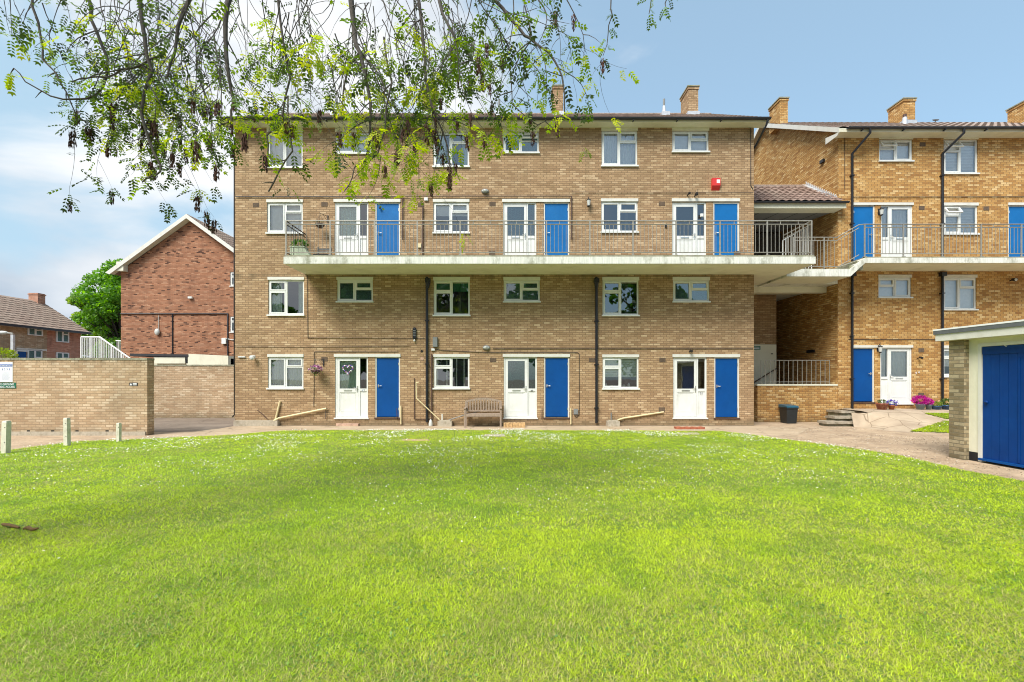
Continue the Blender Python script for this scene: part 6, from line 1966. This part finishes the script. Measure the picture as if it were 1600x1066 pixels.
# ================================================================== GRASS
rg = np.random.default_rng(5)
poly = np.array(lawn_poly)
def inside(X, Y, poly):
    c = np.zeros(len(X), bool); n = len(poly); j = n - 1
    for i in range(n):
        xi, yi = poly[i]; xj, yj = poly[j]
        m_ = ((yi > Y) != (yj > Y)) & (X < (xj - xi) * (Y - yi) / (yj - yi + 1e-12) + xi)
        c ^= m_; j = i
    return c
def vnoise(X, Y, s, seed):
    rr = np.random.default_rng(seed); T = rr.random((64, 64))
    x = X / s; y = Y / s; xi = np.floor(x).astype(int); yi = np.floor(y).astype(int); fx = x - xi; fy_ = y - yi
    fx = fx * fx * (3 - 2 * fx); fy_ = fy_ * fy_ * (3 - 2 * fy_)
    g = lambda a, b: T[a % 64, b % 64]
    return (g(xi, yi) * (1 - fx) + g(xi + 1, yi) * fx) * (1 - fy_) + (g(xi, yi + 1) * (1 - fx) + g(xi + 1, yi + 1) * fx) * fy_
def fbm(X, Y, s, seed): return sum(vnoise(X + 91.7 * k, Y - 37.1 * k, s / 2 ** k, seed + k) / 2 ** k for k in range(4)) / 1.875
bands = [(1.2, 2.3, 2500, 1.0), (2.3, 2.6, 14000, .75), (2.6, 3.6, 13000, .8), (3.6, 5.0, 8000, .95), (5.0, 7.0, 3600, 1.35), (7.0, 10.0, 1500, 2.0), (10.0, 14.8, 900, 2.7)]
Xs, Ys, Sc = [], [], []
for y0, y1, dn, wsc in bands:
    hw = 1.2 * y1 + .6
    n = int((y1 - y0) * 2 * hw * dn)
    X = rg.uniform(-hw, hw, n); Y = rg.uniform(y0, y1, n)
    k_ = inside(X, Y, poly); Xs.append(X[k_]); Ys.append(Y[k_]); Sc.append(np.full(k_.sum(), wsc))
X = np.concatenate(Xs); Y = np.concatenate(Ys); S = np.concatenate(Sc); n = len(X)
def blades(X, Y, Z, S, name, tall=1.0, **kw):
    n = len(X)
    tuft = fbm(X, Y, .13, 3); pat = fbm(X, Y, 2.4, 40); dry = fbm(X, Y, .8, 70); pat2 = fbm(X, Y, .34, 90)
    hgt = (.015 + .022 * tuft) * rg.uniform(.6, 1.35, n) * tall * (1 + .10 * (S - 1))
    wd = (.0013 + .0013 * rg.random(n)) * S
    th = rg.uniform(0, 2 * np.pi, n) ; lean = rg.uniform(.5, 1.45, n)
    dx, dy = np.cos(th), np.sin(th); sx_, sy_ = -dy, dx
    ca, sa = np.cos(lean), np.sin(lean)
    b = np.stack([X, Y, Z], 1); dirh = np.stack([dx, dy, np.zeros(n)], 1); sd_ = np.stack([sx_, sy_, np.zeros(n)], 1) * wd[:, None]
    up = np.array([0, 0, 1.0])
    mid = b + dirh * (sa * .75 * hgt)[:, None] + up * (hgt * (.35 + .25 * ca))[:, None]
    tip = b + dirh * (sa * 1.75 * hgt)[:, None] + up * (hgt * (.40 + .6 * ca))[:, None]
    V = np.stack([b - sd_, b + sd_, mid + sd_ * .8, mid - sd_ * .8, tip], 1).reshape(-1, 3)
    i0 = np.arange(n) * 5
    Fq = np.stack([i0, i0 + 1, i0 + 2, i0 + 3], 1); Ft = np.stack([i0 + 3, i0 + 2, i0 + 4, i0 + 4], 1)
    tri = np.concatenate([np.stack([i0, i0 + 1, i0 + 2], 1), np.stack([i0, i0 + 2, i0 + 3], 1), np.stack([i0 + 3, i0 + 2, i0 + 4], 1)])
    green = np.array([.37, .52, .012]); lime = np.array([.54, .64, .02]); deep = np.array([.21, .36, .012]); straw = np.array([.46, .42, .15])
    t1 = np.clip((pat - .30) / .45, 0, 1)[:, None]; c = green * (1 - t1) + lime * t1
    t2 = np.clip((.46 - pat2) / .12, 0, 1)[:, None] * .5; c = c * (1 - t2) + deep * t2
    rr_ = rg.random(n); pd = np.clip((dry - .42) / .22, 0, 1) * .30 + .04 + .18 * np.clip((4.2 - Y) / 2, 0, 1)
    isd = (rr_ < pd)[:, None]; c = np.where(isd, straw * rg.uniform(.7, 1.2, n)[:, None], c)
    c = c * rg.uniform(.65, 1.35, n)[:, None]
    col = np.repeat(c, 5, axis=0)
    return np_mesh(name, V, tri, col, M['blade'], None, (0, 0, 0), kind='stuff', **kw)
blades(X, Y, np.full(n, .010), S, 'grass', label='short green lawn grass with straw coloured patches', cat='grass')
print('blades', n)
bk = np.array(bank)
m_ = 26
bX = np.repeat(bk[:, 0], m_) + rg.uniform(0, .06, len(bk) * m_); bY = np.repeat(bk[:, 1], m_) + rg.uniform(0, .06, len(bk) * m_)
bZ = np.array([terr_z(a, b) + .012 for a, b in zip(bX[:], bY[:])])
blades(bX, bY, bZ, np.full(len(bX), 2.0), 'bank_grass', 1.1, label='wedge of daisy flecked grass on the sloping bank beside the garage', cat='grass')
# broad weed leaves, low clover and daisies
def flat_cards(X, Y, Z, size, cols, name, tilt=.35, **kw):
    n = len(X); th = rg.uniform(0, 6.28, n); s_ = size * rg.uniform(.6, 1.4, n)
    a = np.stack([np.cos(th), np.sin(th), rg.normal(0, tilt, n)], 1) * s_[:, None]; b = np.stack([-np.sin(th), np.cos(th), rg.normal(0, tilt, n)], 1) * (s_ * .6)[:, None]
    p = np.stack([X, Y, Z], 1)
    V = np.stack([p - a, p - a * .2 + b, p + a, p - a * .2 - b], 1).reshape(-1, 3)
    cols = np.array(cols); c = cols[rg.integers(0, len(cols), n)] * rg.uniform(.8, 1.2, n)[:, None]
    return np_mesh(name, V, np.arange(4 * n).reshape(n, 4), np.repeat(c, 4, axis=0), M['blade'], None, (0, 0, 0), kind='stuff', **kw)
nw = 60000
X = rg.uniform(-9, 9, nw); Y = rg.uniform(1.6, 7.5, nw)
k_ = inside(X, Y, poly) & (fbm(X, Y, .6, 120) + .06 * (X > 1) > .565) & (np.abs(X) < 1.25 * Y)
X, Y = X[k_], Y[k_]
flat_cards(X, Y, rg.uniform(.02, .04, len(X)), .0095, [(.13, .25, .03), (.18, .32, .05), (.09, .2, .04)], 'clover', label='low clover and weed leaves among the grass', cat='weeds')
nw = 60000
X = rg.uniform(-13, 13, nw); Y = 14.5 - 11 * rg.random(nw) ** 1.8
dn = fbm(X, Y, 1.1, 150)
k_ = inside(X, Y, poly) & (rg.random(nw) < np.clip((dn - .50) / .12, 0, 1) * np.clip((Y - 4) / 7, .03, 1) * .55)
X, Y = X[k_], Y[k_]
db = bk[rg.integers(0, len(bk), 160)]
Xb, Yb = db[:, 0] + .03, db[:, 1] + .03
Z = np.concatenate([np.full(len(X), .058), np.array([terr_z(a, b) + .06 for a, b in zip(Xb, Yb)])])
X = np.concatenate([X, Xb]); Y = np.concatenate([Y, Yb])
n = len(X); print('daisies', n)
rad = rg.uniform(.008, .014, n) * np.clip(Y / 9, .8, 1.4)
ang = np.arange(6) / 6 * 2 * np.pi
tl = rg.normal(0, .35, (n, 2))
ox_ = rad[:, None] * np.cos(ang); oy_ = rad[:, None] * np.sin(ang)
V = np.stack([X[:, None] + ox_, Y[:, None] + oy_, Z[:, None] + ox_ * tl[:, :1] + oy_ * tl[:, 1:]], 2).reshape(-1, 3)
np_mesh('daisies', V, np.arange(6 * n).reshape(n, 6), np.tile([.80, .80, .76], (6 * n, 1)), M['blade'], None, (0, 0, 0), kind='stuff', label='scattered white daisies in drifts across the lawn', cat='daisies')

# loose grit on the worn drive by the garage
ng = 9000
X = rg.uniform(3.0, 12.0, ng); Y = rg.uniform(7.0, 15.6, ng)
k_ = ~inside(X, Y, poly) & (fbm(X, Y, 1.4, 210) > .44) & ~((X > 9.15) & (Y < 9.75)) & ~((X > 11.5) & (Y > 13.3)) & ~((Y > 13.0) & (X < 8.6))
X, Y = X[k_], Y[k_]; n = len(X)
r_ = rg.uniform(.006, .017, n)
base_ = np.array([(1, 0, 0), (0, 1, 0), (-1, 0, 0), (0, -1, 0), (0, 0, .7), (0, 0, -.4)], float)
an = rg.uniform(0, 6.28, n); c_, s_ = np.cos(an), np.sin(an)
bb = base_[None] * rg.uniform(.6, 1.2, (n, 6, 1)) * r_[:, None, None]
V = np.stack([X[:, None] + bb[:, :, 0] * c_[:, None] - bb[:, :, 1] * s_[:, None], Y[:, None] + bb[:, :, 0] * s_[:, None] + bb[:, :, 1] * c_[:, None], bb[:, :, 2] - .004], 2).reshape(-1, 3)
ft = np.array([(0, 1, 4), (1, 2, 4), (2, 3, 4), (3, 0, 4), (1, 0, 5), (2, 1, 5), (3, 2, 5), (0, 3, 5)])
cg = np.array([(.55, .44, .33), (.38, .29, .21), (.66, .58, .48), (.22, .16, .12)])[rg.integers(0, 4, n)]
np_mesh('gravel', V, (ft[None] + 6 * np.arange(n)[:, None, None]).reshape(-1, 3), np.repeat(cg, 6, axis=0), M['grit'], None, (0, 0, 0), kind='stuff', label='loose buff grit scattered on the worn drive', cat='gravel')
